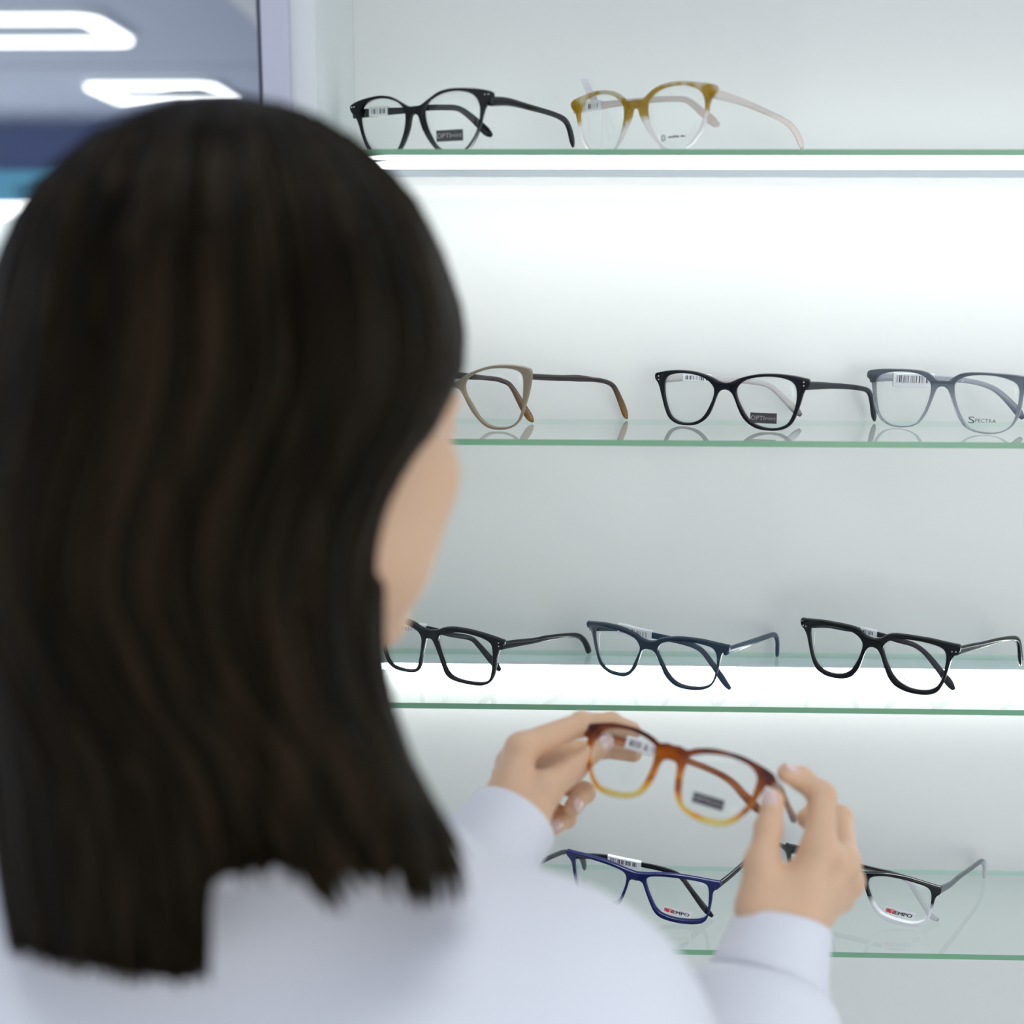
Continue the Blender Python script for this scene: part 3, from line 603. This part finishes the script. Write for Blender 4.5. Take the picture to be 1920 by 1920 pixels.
def smooth_v(V, Q, it=2, f=0.5):
    for _ in range(it):
        S = np.zeros_like(V); N = np.zeros(len(V))
        for a, b in ((0, 1), (1, 2), (2, 3), (3, 0)):
            np.add.at(S, Q[:, a], V[Q[:, b]]); np.add.at(N, Q[:, a], 1); np.add.at(S, Q[:, b], V[Q[:, a]]); np.add.at(N, Q[:, b], 1)
        V = V+f*(S/N[:, None]-V)
    return V

# ------------------------------------------------------------------ the woman
# head frame: x right, y the way the face points, z up
HC = P(HEAD_PX, HEAD_PY, HEAD_D); ty, tp = R(HEAD_YAW), R(HEAD_PITCH)
hf = np.array([math.sin(ty)*math.cos(tp), math.cos(ty)*math.cos(tp), -math.sin(tp)]); hr = np.array([math.cos(ty), -math.sin(ty), 0]); hu = np.cross(hr, hf)
HR = np.stack([hr, hf, hu], 1)                      # columns
def H(x, y, z): return HC+HR@np.array([x, y, z])
def head_d(Q):
    q = (Q-HC.astype(np.float32))@HR.astype(np.float32)
    d = ell_d(q, (0, -0.014, 0.030), (0.0735, 0.094, 0.086))
    d = smin(d, ell_d(q, (0, 0.034, -0.030), (0.060, 0.060, 0.082)), 0.03)
    for s in (-1, 1):
        d = smin(d, cone_d(q, (s*0.052, 0.0, -0.058), (s*0.012, 0.078, -0.098), 0.017, 0.017), 0.028)
        d = smin(d, ell_d(q, (s*0.043, 0.058, -0.028), (0.024, 0.026, 0.024)), 0.02)
        d = smin(d, ell_d(q, (s*0.040, 0.040, -0.062), (0.026, 0.034, 0.032)), 0.02)
        d = smax(d, -ell_d(q, (s*0.032, 0.106, 0.006), (0.016, 0.014, 0.011)), 0.012)
        d = smin(d, ell_d(q, (s*0.032, 0.083, 0.005), (0.0125, 0.0125, 0.0125)), 0.003); d = smin(d, ell_d(q, (s*0.032, 0.0845, 0.0100), (0.0138, 0.0132, 0.0075)), 0.003); d = smin(d, ell_d(q, (s*0.032, 0.0835, -0.0045), (0.0132, 0.0132, 0.0062)), 0.003)
        d = smin(d, cone_d(q, (s*0.012, 0.092, 0.026), (s*0.046, 0.078, 0.026), 0.009, 0.006), 0.012)
        d = smin(d, ell_d(q, (s*0.077, -0.008, -0.008), (0.008, 0.020, 0.031)), 0.006)
        d = smin(d, ell_d(q, (s*0.012, 0.101, -0.037), (0.008, 0.010, 0.007)), 0.006)
    d = smin(d, cone_d(q, (0, 0.090, 0.016), (0, 0.110, -0.030), 0.007, 0.0105), 0.010)
    d = smin(d, ell_d(q, (0, 0.0915, -0.0635), (0.023, 0.010, 0.0058)), 0.004)
    d = smin(d, ell_d(q, (0, 0.0900, -0.0735), (0.019, 0.010, 0.0062)), 0.004)
    d = smin(d, ell_d(q, (0, 0.080, -0.098), (0.018, 0.015, 0.014)), 0.016)
    return d
NB = P(470, 1560, 0.535)
SL_, SR_ = P(-190, 1960, 0.53), P(*SR_PX)
WR, WL = P(1457, 1770, 0.697), P(935, 1572, 0.742)           # wrists
ER, EL = P(1330, 2330, 0.60), P(600, 2020, 0.615)            # elbows
PEL = np.array([(SL_[0]+SR_[0])/2, (SL_[1]+SR_[1])/2+0.02, 0.90])
CH = (SL_+SR_)/2+np.array([0, 0.03, -0.13])
def neck_d(Q): return cone_d(Q, H(0, -0.022, -0.06), NB, 0.052, 0.058)
def torso_d(Q, g):
    d = cone_d(Q, SL_, SR_, 0.053+g, 0.053+g)
    d = smin(d, ell_d(Q, CH, (0.165+g, 0.100+g, 0.20+g)), 0.06)
    d = smin(d, cone_d(Q, NB+np.array([0, 0, -0.02]), (SL_+NB)/2+np.array([0, 0, -.035]), 0.050+g, 0.045+g), 0.04)
    d = smin(d, cone_d(Q, NB+np.array([0, 0, -0.02]), (SR_+NB)/2+np.array([0.01, 0, -.020]), 0.050+g, 0.052+g), 0.04)
    d = smin(d, ell_d(Q, (PEL+CH)/2, (0.130+g, 0.092+g, 0.20)), 0.08)
    d = smin(d, ell_d(Q, PEL, (0.170+g, 0.115+g, 0.15)), 0.08)
    return d
def arm_d(Q, S, E, Wr, r0, r1, r2, upto=1.0): return smin(cone_d(Q, S, E, r0, r1), cone_d(Q, E, E+(Wr-E)*upto, r1, r2), 0.02)
# hands: joints as pixel + depth, radius in mm
HANDS = {
 'R': dict(wrist=(1457, 1758, .697), fingers=[
   [(1424, 1698, .700, 12.5), (1429, 1620, .706, 10.2), (1441, 1553, .716, 8.0), (1450, 1500, .7215, 6.8)],
   [(1537, 1592, .708, 10.5), (1541, 1492, .733, 8.4), (1502, 1460, .741, 7.2), (1475, 1450, .736, 6.2)],
   [(1579, 1618, .722, 10.3), (1574, 1535, .765, 8.4), (1537, 1512, .783, 7.4), (1512, 1535, .770, 6.6)],
   [(1588, 1650, .738, 9.8), (1588, 1607, .785, 8.0), (1555, 1588, .798, 7.2), (1542, 1605, .782, 6.4)],
   [(1574, 1680, .752, 8.8), (1580, 1655, .792, 7.2), (1556, 1640, .800, 6.4), (1548, 1655, .788, 5.8)]]),
 'L': dict(wrist=(938, 1568, .744), fingers=[
   [(985, 1542, .748, 13.5), (1022, 1480, .762, 11), (1074, 1442, .781, 8.3), (1133, 1391, .788, 6.8)],
   [(978, 1402, .772, 10.0), (1090, 1358, .797, 8.2), (1146, 1356, .811, 7.2), (1186, 1370, .818, 6.2)],
   [(962, 1430, .786, 10.0), (1058, 1412, .824, 8.0), (1130, 1402, .838, 7.2), (1188, 1413, .832, 6.2)],
   [(952, 1458, .800, 9.6), (1052, 1468, .845, 7.6), (1096, 1486, .834, 7.2), (1074, 1514, .818, 6.6)],
   [(948, 1492, .808, 9.0), (1030, 1514, .843, 7.0), (1062, 1534, .833, 6.6), (1036, 1552, .818, 5.9)]])}
for hd_ in HANDS.values():
    hd_['w'] = P(*hd_['wrist']); hd_['f'] = [[(P(a, b, d), r*1e-3) for a, b, d, r in f] for f in hd_['fingers']]
def hand_d(Q, hd_, E):
    w = hd_['w']; f = hd_['f']; fore = w+(E-w)*0.38
    d = cone_d(Q, w, fore, 0.0235, 0.030)
    for i in range(1, 5):
        a = w+(f[i][0][0]-w)*0.10+(f[2][0][0]-f[i][0][0])*0.15
        d = smin(d, cone_d(Q, a, f[i][0][0]+(w-f[i][0][0])*0.06, 0.0165, f[i][0][1]*1.04), 0.009)
    for i in range(1, 4): d = smin(d, cone_d(Q, f[i][0][0], f[i+1][0][0], f[i][0][1]*.92, f[i+1][0][1]*.92), 0.006)
    pm = (w+f[2][0][0])/2
    d = smin(d, cone_d(Q, pm*.6+f[0][0][0]*.4, f[0][0][0], 0.015, f[0][0][1]), 0.014)
    d = smin(d, cone_d(Q, f[0][0][0], f[0][1][0], f[0][0][1], f[0][1][1]), 0.007)
    d = smin(d, cone_d(Q, f[0][0][0]*.55+f[0][1][0]*.45, f[1][0][0]*.5+pm*.5, 0.007, 0.007), 0.008)
    out = d
    for i, fi in enumerate(f):
        c = None
        for (a, ra), (b, rb) in zip(fi[(1 if i == 0 else 0):-1], fi[(2 if i == 0 else 1):]):
            q = cone_d(Q, a, b, ra, rb); c = q if c is None else smin(c, q, 0.0025)
        for (a, ra) in fi[1:3]: c = smin(c, np.sqrt(((Q-a.astype(np.float32))**2).sum(-1))-ra*1.03, 0.003)
        out = np.minimum(out, smin(d, c, 0.0045))
    return out
parts = []
pts = np.array([H(0, -.11, .12), H(0, .13, -.13), H(-.1, 0, 0), H(.1, 0, 0), NB])
parts.append(surface(lambda Q: smin(head_d(Q), neck_d(Q), 0.02), pts.min(0)-.06, pts.max(0)+.06, 0.0024))
for s, E in (('R', ER), ('L', EL)):
    hd_ = HANDS[s]; A = np.array([q for f in hd_['f'] for q, r in f]+[hd_['w'], hd_['w']+(E-hd_['w'])*.40])
    V, Q = surface(lambda q: hand_d(q, hd_, E), A.min(0)-.035, A.max(0)+.035, 0.0011); parts.append((smooth_v(V, Q, 2), Q))
def core_d(Q):
    d = torso_d(Q, -0.012)
    d = smin(d, arm_d(Q, SL_, EL, WL, .043, .036, .027, .8), .03); d = smin(d, arm_d(Q, SR_, ER, WR, .043, .036, .027, .8), .03)
    d = smin(d, neck_d(Q), 0.03)
    for s in (-1, 1):
        hp = PEL+np.array([s*.085, 0, -.05]); kn = np.array([PEL[0]+s*.09, PEL[1]+.01, .48]); an = np.array([PEL[0]+s*.09, PEL[1]-.01, .09])
        d = smin(d, cone_d(Q, hp, kn, .078, .050), .03); d = smin(d, cone_d(Q, kn, an, .050, .036), .02)
        d = smin(d, ell_d(Q, an+np.array([0, .06, -.045]), (.042, .115, .036)), .02)
    return d
bl, bh = np.array([-0.50, 0.30, 0.0]), np.array([0.26, 0.86, CZ-0.1])
parts.append(surface(core_d, bl, bh, 0.008))
V = np.vstack([p[0] for p in parts]); off = np.cumsum([0]+[len(p[0]) for p in parts]); Q = np.vstack([p[1]+o for p, o in zip(parts, off)])
M_skin = mat('skin', srgb(*SKIN_RGB), 0.45, spec=0.4, sss=0.12); noise_bump(M_skin, 420, 0.12, 0.0006)
person = link('person', big_mesh('person', V, Q), M_skin)
tag(person, 'woman seen from behind with long brown hair and white sweatshirt, holding up amber glasses', 'person')
# eyes, brows and lips
M_eye = mat('eye_white', srgb(236, 234, 230), 0.1); M_iris = mat('brown_iris', srgb(60, 38, 24), 0.1); M_brow = mat('brow_hair', srgb(50, 36, 26), 0.7); M_lip = mat('lips', srgb(196, 120, 112), 0.4)
for sd in (-1, 1):
    c = H(sd*0.032, 0.0850, 0.0040); bm = bmesh.new(); bmesh.ops.create_uvsphere(bm, u_segments=24, v_segments=16, radius=0.0113, matrix=Matrix.Translation(c)); eye = link('eye', bm_mesh('eye', bm, True), M_eye, person)
    g = hf*0.0092+hu*-0.0022; bm = bmesh.new(); bmesh.ops.create_uvsphere(bm, u_segments=20, v_segments=12, radius=0.0056, matrix=Matrix.Translation(c+g*0.75)); link('iris', bm_mesh('iris', bm, True), M_iris, eye)
    ps = [H(sd*x, y, z) for x, y, z in ((0.014, 0.1005, 0.0265), (0.024, 0.099, 0.030), (0.036, 0.0935, 0.032), (0.048, 0.083, 0.0285))]; pp, _s = resample(catmull(ps, 6), 18); V = []; Fs = []
    for i in range(18):
        r_ = 0.0028*math.sin(PI*(0.15+0.8*i/17)); 
        for k in range(8): f = 2*PI*k/8; V.append(pp[i]+hu*math.sin(f)*r_+hf*math.cos(f)*0.0016)
    for i in range(17):
        for k in range(8): Fs.append((i*8+k, i*8+(k+1) % 8, (i+1)*8+(k+1) % 8, (i+1)*8+k))
    Fs += [tuple(range(8))[::-1], tuple(range(17*8, 18*8))]; link('eyebrow', mesh('eyebrow', V, Fs), M_brow, person)
V, Q = surface(lambda q: (lambda w: smin(ell_d(w, (0, 0.0925, -0.0635), (0.0225, 0.0098, 0.0056)), ell_d(w, (0, 0.0910, -0.0735), (0.0185, 0.0098, 0.0060)), 0.001))((q-HC.astype(np.float32))@HR.astype(np.float32)), H(0, .09, -.068)-.04, H(0, .09, -.068)+.04, 0.0012)
link('lips', big_mesh('lips', V, Q), M_lip, person)
# nails that show
M_nail = mat('nail', srgb(226, 198, 192), 0.12, spec=0.6, coat=0.5)
def nail(tip, back, up, r):
    tip, back, up = map(np.asarray, (tip, back, up)); f = tip-back; f = f/np.linalg.norm(f); up = up-f*(up@f); up /= np.linalg.norm(up); s = np.cross(f, up); V = []; Fs = []
    L, Wd = r*1.9, r*0.80; n, m = 9, 9
    for i in range(n):
        y = (i/(n-1)-.5)
        for j in range(m):
            x = (j/(m-1)-.5)*2; wd = Wd*math.sqrt(max(0.02, 1-abs(2*y)**3.2)); a = x*wd
            z = math.sqrt(max(0, r*r-(a*0.96)**2))+0.0004-0.0016*max(0, y*2)**2-0.0010*max(0, -y*2)**2
            V.append(tip-f*0.0008+f*(y*L)+s*a+up*z)
    for i in range(n-1):
        for j in range(m-1): a = i*m+j; Fs.append((a, a+1, a+m+1, a+m))
    me = mesh('fingernail', V, Fs); o = link('fingernail', me, M_nail, person)
    md = o.modifiers.new('s', 'SOLIDIFY'); md.thickness = 0.0006; md.offset = -1; o['label'] = 'pale glossy fingernail'
tocam = lambda p: (np.array([0, 0, CZ])-p)/np.linalg.norm(np.array([0, 0, CZ])-p)
for s, i, up in (('R', 0, (-.75, -.75, .35)), ('R', 1, (.15, -.2, 1)), ('L', 0, (.05, -1, .45)), ('L', 3, (.35, -1, .35)), ('L', 4, (-.1, -1, .5))):
    f = HANDS[s]['f'][i]; nail(f[3][0], f[2][0], up, f[3][1])

# sweatshirt
M_cloth = mat('white_sweatshirt', srgb(*CLOTH_RGB), 0.9, spec=0.15); noise_bump(M_cloth, 900, 0.15, 0.0006)
M_rib = mat('ribbed_cuff', srgb(*CLOTH_RGB), 0.9, spec=0.15); noise_bump(M_rib, 1.0, 0.0)
CUR = WR+(ER-WR)*0.145; CUL = WL+(EL-WL)*0.20                   # where sleeve meets cuff
def sweater_d(Q):
    d = torso_d(Q, 0.010)
    n1 = np.sin(Q[..., 2]*34+Q[..., 0]*22)*np.sin(Q[..., 0]*27-Q[..., 1]*31+1.3)
    for S, E, C, e in ((SL_, EL, CUL, 0), (SR_, ER, CUR, 1)):
        ax_ = (C-E)/np.linalg.norm(C-E); a = cone_d(Q, E, C, 0.050, 0.0395); b_ = C-ax_*0.022
        a = smin(a, cone_d(Q, b_-ax_*.02, b_, 0.0425, 0.0435), 0.012)
        a = smax(a, (Q-C.astype(np.float32))@ax_.astype(np.float32), 0.016)
        d = smin(smin(d, cone_d(Q, S, E, 0.058, 0.050), 0.035), a, 0.02)
    d = d+0.0026*n1
    col = NB+np.array([0, -.004, .012]); up = H(0, -0.022, -0.06)-NB; up = up/np.linalg.norm(up)
    d = smax(d, -(cone_d(Q, NB-up*.02, NB+up*.3, .052, .056)), 0.006)
    return smax(d, (0.80-Q[..., 2]).astype(np.float32), 0.006)
V, Q = surface(sweater_d, np.array([-0.56, 0.30, 0.76]), np.array([0.30, 0.80, CZ-0.05]), 0.0044)
sw = link('sweatshirt', big_mesh('sweatshirt', smooth_v(V, Q, 2), Q), M_cloth, person); sw['label'] = 'white long-sleeved sweatshirt'
def cuff(a, b, r0, r1, skew, name='cuff'):
    """ribbed tube from a (hand end) to b (sleeve end); skew tips the hand-end rim"""
    ax_ = (b-a); L = np.linalg.norm(ax_); ax_ /= L; s = np.cross(ax_, [0, 0, 1]); s /= np.linalg.norm(s); t = np.cross(ax_, s); n = 150; V = []; Fs = []
    prof = [(0.30, -.0030), (0.02, -.0030), (-0.03, -.0015), (-0.03, .0006), (0.02, .0016), (0.2, .0014), (0.5, .0016), (0.8, .0016), (1.0, .0030), (1.12, .001), (1.15, -.004)]
    for u, o in prof:
        for k in range(n):
            th = 2*PI*k/n; r = r0+(r1-r0)*max(0, min(1, u))+o+(0.00035*math.cos(th*n/3.0) if o > 0 else 0)
            d = math.cos(th)*s+math.sin(th)*t; sk = (skew@d)*(1-max(0, min(1, u)))
            V.append(a+ax_*(u*L+sk)+d*r)
    for i in range(len(prof)-1):
        for k in range(n): q = (k+1) % n; Fs.append((i*n+k, i*n+q, (i+1)*n+q, (i+1)*n+k))
    o = link(name, mesh(name, V, Fs), M_rib, sw); o['label'] = 'ribbed white cuff'; return o
cuff(WR+(ER-WR)*-0.065, CUR, 0.0282, 0.0325, np.array([-.004, 0.0, .004]))
cuff(WL+(EL-WL)*-0.10, CUL, 0.0285, 0.0325, np.array([0.0, 0.0, .004]))
# collar ring
up = H(0, -0.022, -0.06)-NB; up /= np.linalg.norm(up); s = np.cross(up, [0, 1, 0]); s /= np.linalg.norm(s); t = np.cross(up, s); V = []; Fs = []; n, m = 64, 12
for k in range(n):
    th = 2*PI*k/n; d = math.cos(th)*s+math.sin(th)*t; c = NB+up*0.012+d*0.062
    for j in range(m): f = 2*PI*j/m; V.append(c+d*math.cos(f)*.005+up*math.sin(f)*.013)
for k in range(n):
    for j in range(m): a, b = k*m, ((k+1) % n)*m; Fs.append((a+j, b+j, b+(j+1) % m, a+(j+1) % m))
link('collar', mesh('collar', V, Fs), M_rib, sw)
# trousers and shoes below the frame
def trouser_d(Q):
    d = ell_d(Q, PEL, (.172, .118, .15))
    for s in (-1, 1):
        hp = PEL+np.array([s*.085, 0, -.05]); kn = np.array([PEL[0]+s*.09, PEL[1]+.01, .48]); an = np.array([PEL[0]+s*.09, PEL[1]-.01, .10])
        d = smin(d, cone_d(Q, hp, kn, .088, .062), .03); d = smin(d, cone_d(Q, kn, an, .062, .052), .02)
    return smax(smax(d, (0.085-Q[..., 2]), .004), Q[..., 2]-.98, .004)
V, Q = surface(trouser_d, np.array([-.45, .30, .06]), np.array([.2, .80, 1.02]), 0.010)
link('trousers', big_mesh('trousers', V, Q), mat('denim', srgb(60, 72, 100), 0.85), person)
for s in (-1, 1):
    an = np.array([PEL[0]+s*.09, PEL[1]-.01, .09])
    V, Q = surface(lambda q: smax(ell_d(q, an+np.array([0, .06, -.045]), (.050, .130, .048)), 0.002-q[..., 2], .004), an+np.array([-.08, -.12, -.1]), an+np.array([.08, .24, .06]), 0.006)
    link('shoe', big_mesh('shoe', V, Q), mat('white_canvas', srgb(225, 225, 228), 0.7), person)

# ------------------------------------------------------------------ hair
XRT = [(192, 452), (198, 520), (215, 580), (240, 628), (290, 694), (370, 765), (470, 818), (570, 852), (650, 860), (700, 852), (790, 806), (860, 760), (940, 726), (1000, 712), (1150, 700), (1240, 702), (1320, 716), (1420, 748), (1500, 790), (1560, 826), (1640, 850), (1850, 870)]
XLF = [(192, 440), (198, 378), (215, 322), (270, 216), (340, 142), (390, 104), (500, 57), (600, 30), (720, 8), (850, -4), (1000, -14), (1300, -18), (1550, -4), (1700, 12), (1850, 30)]
HCY = [(190, .512), (900, .512), (1200, .500), (1500, .482), (1650, .474), (1850, .468)]
HBB = [(192, .004), (198, .032), (215, .050), (240, .066), (290, .082), (370, .096), (470, .104), (600, .108), (900, .106), (1200, .088), (1450, .066), (1600, .056), (1850, .050)]
HFB = [(192, 90), (300, 80), (560, 62), (640, 45), (700, 22), (780, 10), (860, 4), (1000, 3), (1300, 6), (1850, 8)]     # how far forward the right front edge reaches, degrees
HFL = [(192, -270), (300, -262), (560, -245), (800, -232), (1200, -225), (1850, -215)]
ip = lambda T_, y: float(np.interp(y, [a for a, b in T_], [b for a, b in T_]))
def hair_pt(u, y, off=0.0):
    """u 0 at the left front edge, 1 at the right front edge; y image row of the ring"""
    xl, xr, cy, b = ip(XLF, y), ip(XRT, y), ip(HCY, y), ip(HBB, y)
    A, B = P(xl, y, cy), P(xr, y, cy); ex = (B-A)/np.linalg.norm(B-A); ey = np.array([-ex[1], ex[0], 0.0])
    fb = ip(HFB, y); th = R(-236+(u/.8)*231 if u < .8 else -5+(u-.8)/.2*(fb+5))
    ct, st = math.cos(th), math.sin(th); q = 0.92
    k = FPX/cy; w = min(1.0, max(0.0, (y-1000)/450.0)); cx = math.copysign(abs(ct)**q, ct); sx = math.copysign(abs(st)**q, st)
    p1 = (A+B)/2+(B-A)*(cx*(0.5+off/np.linalg.norm(B-A)))+ey*((b+off)*sx)
    if w == 0: return p1
    return p1*(1-w)+w*P((xl+xr)/2+((xr-xl)/2+off*k)*math.copysign(abs(ct)**q, ct), y, cy+(b+off)*math.copysign(abs(st)**q, st))
def hem(u, rnd=0.0):
    h = np.interp(u, [0, .12, .28, .40, .455, .475, .495, .56, .66, .74, .80, 1.0], [1740, 1765, 1800, 1838, 1852, 1845, 1660, 1632, 1648, 1640, 1596, 1530])
    return h+rnd
NU, NY = 150, 70
rows = np.concatenate([np.array([192, 194, 198, 206, 215, 228, 244, 265]), np.linspace(290, 1, 0), np.linspace(292, 1, 0)])
ts = np.linspace(0, 1, NY); V = []; Fs = []
def rowy(t, u):
    # rows crowd at the crown
    return 192+(hem(u)-12-192)*(t**1.9 if t < 1 else 1)
for layer, off in ((0, 0.0), (1, -0.010)):
    for j, t in enumerate(ts):
        for i in range(NU+1):
            u = i/NU; y = rowy(t, u); fl = 0.0016*math.sin(u*90)+0.0012*math.sin(u*231+1)
            o = off if y > 240 else off*(y-192)/48.0
            V.append(hair_pt(u, y, o+fl*min(1, t*3)))
W1 = NU+1; N0 = NY*W1
for j in range(NY-1):
    for i in range(NU):
        a = j*W1+i; Fs.append((a, a+1, a+W1+1, a+W1)); Fs.append((N0+a, N0+a+W1, N0+a+W1+1, N0+a+1))
for i in range(NU):
    a = (NY-1)*W1+i; Fs.append((a, a+1, N0+a+1, N0+a)); Fs.append((i, N0+i, N0+i+1, i+1))
for j in range(NY-1):
    a = j*W1; Fs.append((a, a+W1, N0+a+W1, N0+a)); a += NU; Fs.append((a, N0+a, N0+a+W1, a+W1))
base_n = len(V)
rnd = random.Random(11); K = 6; shade = [0.5]*base_n
def lock(u0, u1, y0, y1, wd, th, off, tone, flick=0.0, n=26):
    o = len(V); path = []
    for i in range(n):
        t = i/(n-1); y = y0+(y1-y0)*t; u = u0+(u1-u0)*t**1.3
        p = hair_pt(min(1.0, max(0, u)), y, off+0.0008*math.sin(t*7+u0*50)+flick*max(0, t-.75)**2*16*.01); path.append(p)
    path = np.array(path); c0 = np.array([P(440, 700, .51)[0], P(440, 700, .51)[1]])
    for i in range(n):
        t = i/(n-1); T = path[min(i+1, n-1)]-path[max(i-1, 0)]; T /= np.linalg.norm(T)
        rad = np.array([path[i][0]-c0[0], path[i][1]-c0[1], 0.0]); rad -= T*(rad@T); rad /= np.linalg.norm(rad)+1e-9; s = np.cross(T, rad)
        k = min(1, t*6+.25)*(1 if t < .8 else max(0.05, 1-((t-.8)/.2)**2.6*0.9))
        for q in range(K):
            f = 2*PI*q/K; V.append(path[i]+s*(math.cos(f)*wd*k)+rad*(math.sin(f)*th*k)); shade.append(tone)
    for i in range(n-1):
        for q in range(K): a = o+i*K; Fs.append((a+q, a+(q+1) % K, a+K+(q+1) % K, a+K+q))
    Fs.append(tuple(o+q for q in range(K))[::-1]); Fs.append(tuple(o+(n-1)*K+q for q in range(K)))
for i in range(430):
    u = rnd.random()**0.9; y0 = 205+rnd.random()*90; y1 = hem(u)+rnd.uniform(-16, 9)
    lock(u, u+rnd.uniform(-.012, .012), y0, y1, rnd.uniform(.0022, .0058), rnd.uniform(.0010, .0022), rnd.uniform(-.0015, .0022), rnd.random())
for i in range(60):                                  # ends that lift off the right shoulder
    u = rnd.uniform(.52, .86); lock(u, u+rnd.uniform(0, .03), rnd.uniform(700, 1100), hem(u)+rnd.uniform(0, 70 if u > .62 else 20), rnd.uniform(.0018, .0034), .0011, rnd.uniform(0, .004), rnd.random(), rnd.uniform(0, .6))
for u, y1 in ((.535, 1690), (.545, 1712), (.555, 1715), (.565, 1690), (.58, 1675)): lock(u, u+.035, 1200, y1, .0028, .0012, .003, .4, .8)
me = mesh('hair', V, Fs)
at_ = me.attributes.new('tone', 'FLOAT', 'POINT'); at_.data.foreach_set('value', shade)
mh = bpy.data.materials.new('brown_hair'); mh.use_nodes = True; nt = mh.node_tree; b = nt.nodes['Principled BSDF']
an = nt.nodes.new('ShaderNodeAttribute'); an.attribute_name = 'tone'
tc = nt.nodes.new('ShaderNodeTexCoord'); mp = nt.nodes.new('ShaderNodeMapping'); mp.inputs['Scale'].default_value = (1, 1, 0.045); nz = nt.nodes.new('ShaderNodeTexNoise'); nz.inputs['Scale'].default_value = 95; nz.inputs['Detail'].default_value = 3
nt.links.new(tc.outputs['Object'], mp.inputs[0]); nt.links.new(mp.outputs[0], nz.inputs['Vector'])
ad = nt.nodes.new('ShaderNodeMath'); ad.operation = 'MULTIPLY_ADD'; ad.inputs[1].default_value = 0.45; nt.links.new(an.outputs['Fac'], ad.inputs[0]); nt.links.new(nz.outputs[0], ad.inputs[2])
rp = nt.nodes.new('ShaderNodeValToRGB'); el = rp.color_ramp.elements; el.new(0.5)
for e_, (p_, c_) in zip(el, ((0.42, HAIR[0]), (0.72, HAIR[1]), (1.0, HAIR[2]))): e_.position = p_; e_.color = (*c_, 1)
nt.links.new(ad.outputs[0], rp.inputs[0]); nt.links.new(rp.outputs[0], b.inputs['Base Color'])
b.inputs['Roughness'].default_value = 0.45; b.inputs['Specular IOR Level'].default_value = 0.10; b.inputs['Specular Tint'].default_value = (1.0, 0.86, 0.6, 1)
tr = nt.nodes.new('ShaderNodeBsdfTranslucent'); tr.inputs[0].default_value = (0.40, 0.27, 0.085, 1); mx = nt.nodes.new('ShaderNodeMixShader'); mx.inputs[0].default_value = 0.24
nt.links.new(b.outputs[0], mx.inputs[1]); nt.links.new(tr.outputs[0], mx.inputs[2]); nt.links.new(mx.outputs[0], nt.nodes['Material Output'].inputs[0])
hair = link('hair', me, mh, person); hair['label'] = 'long straight dark brown hair'
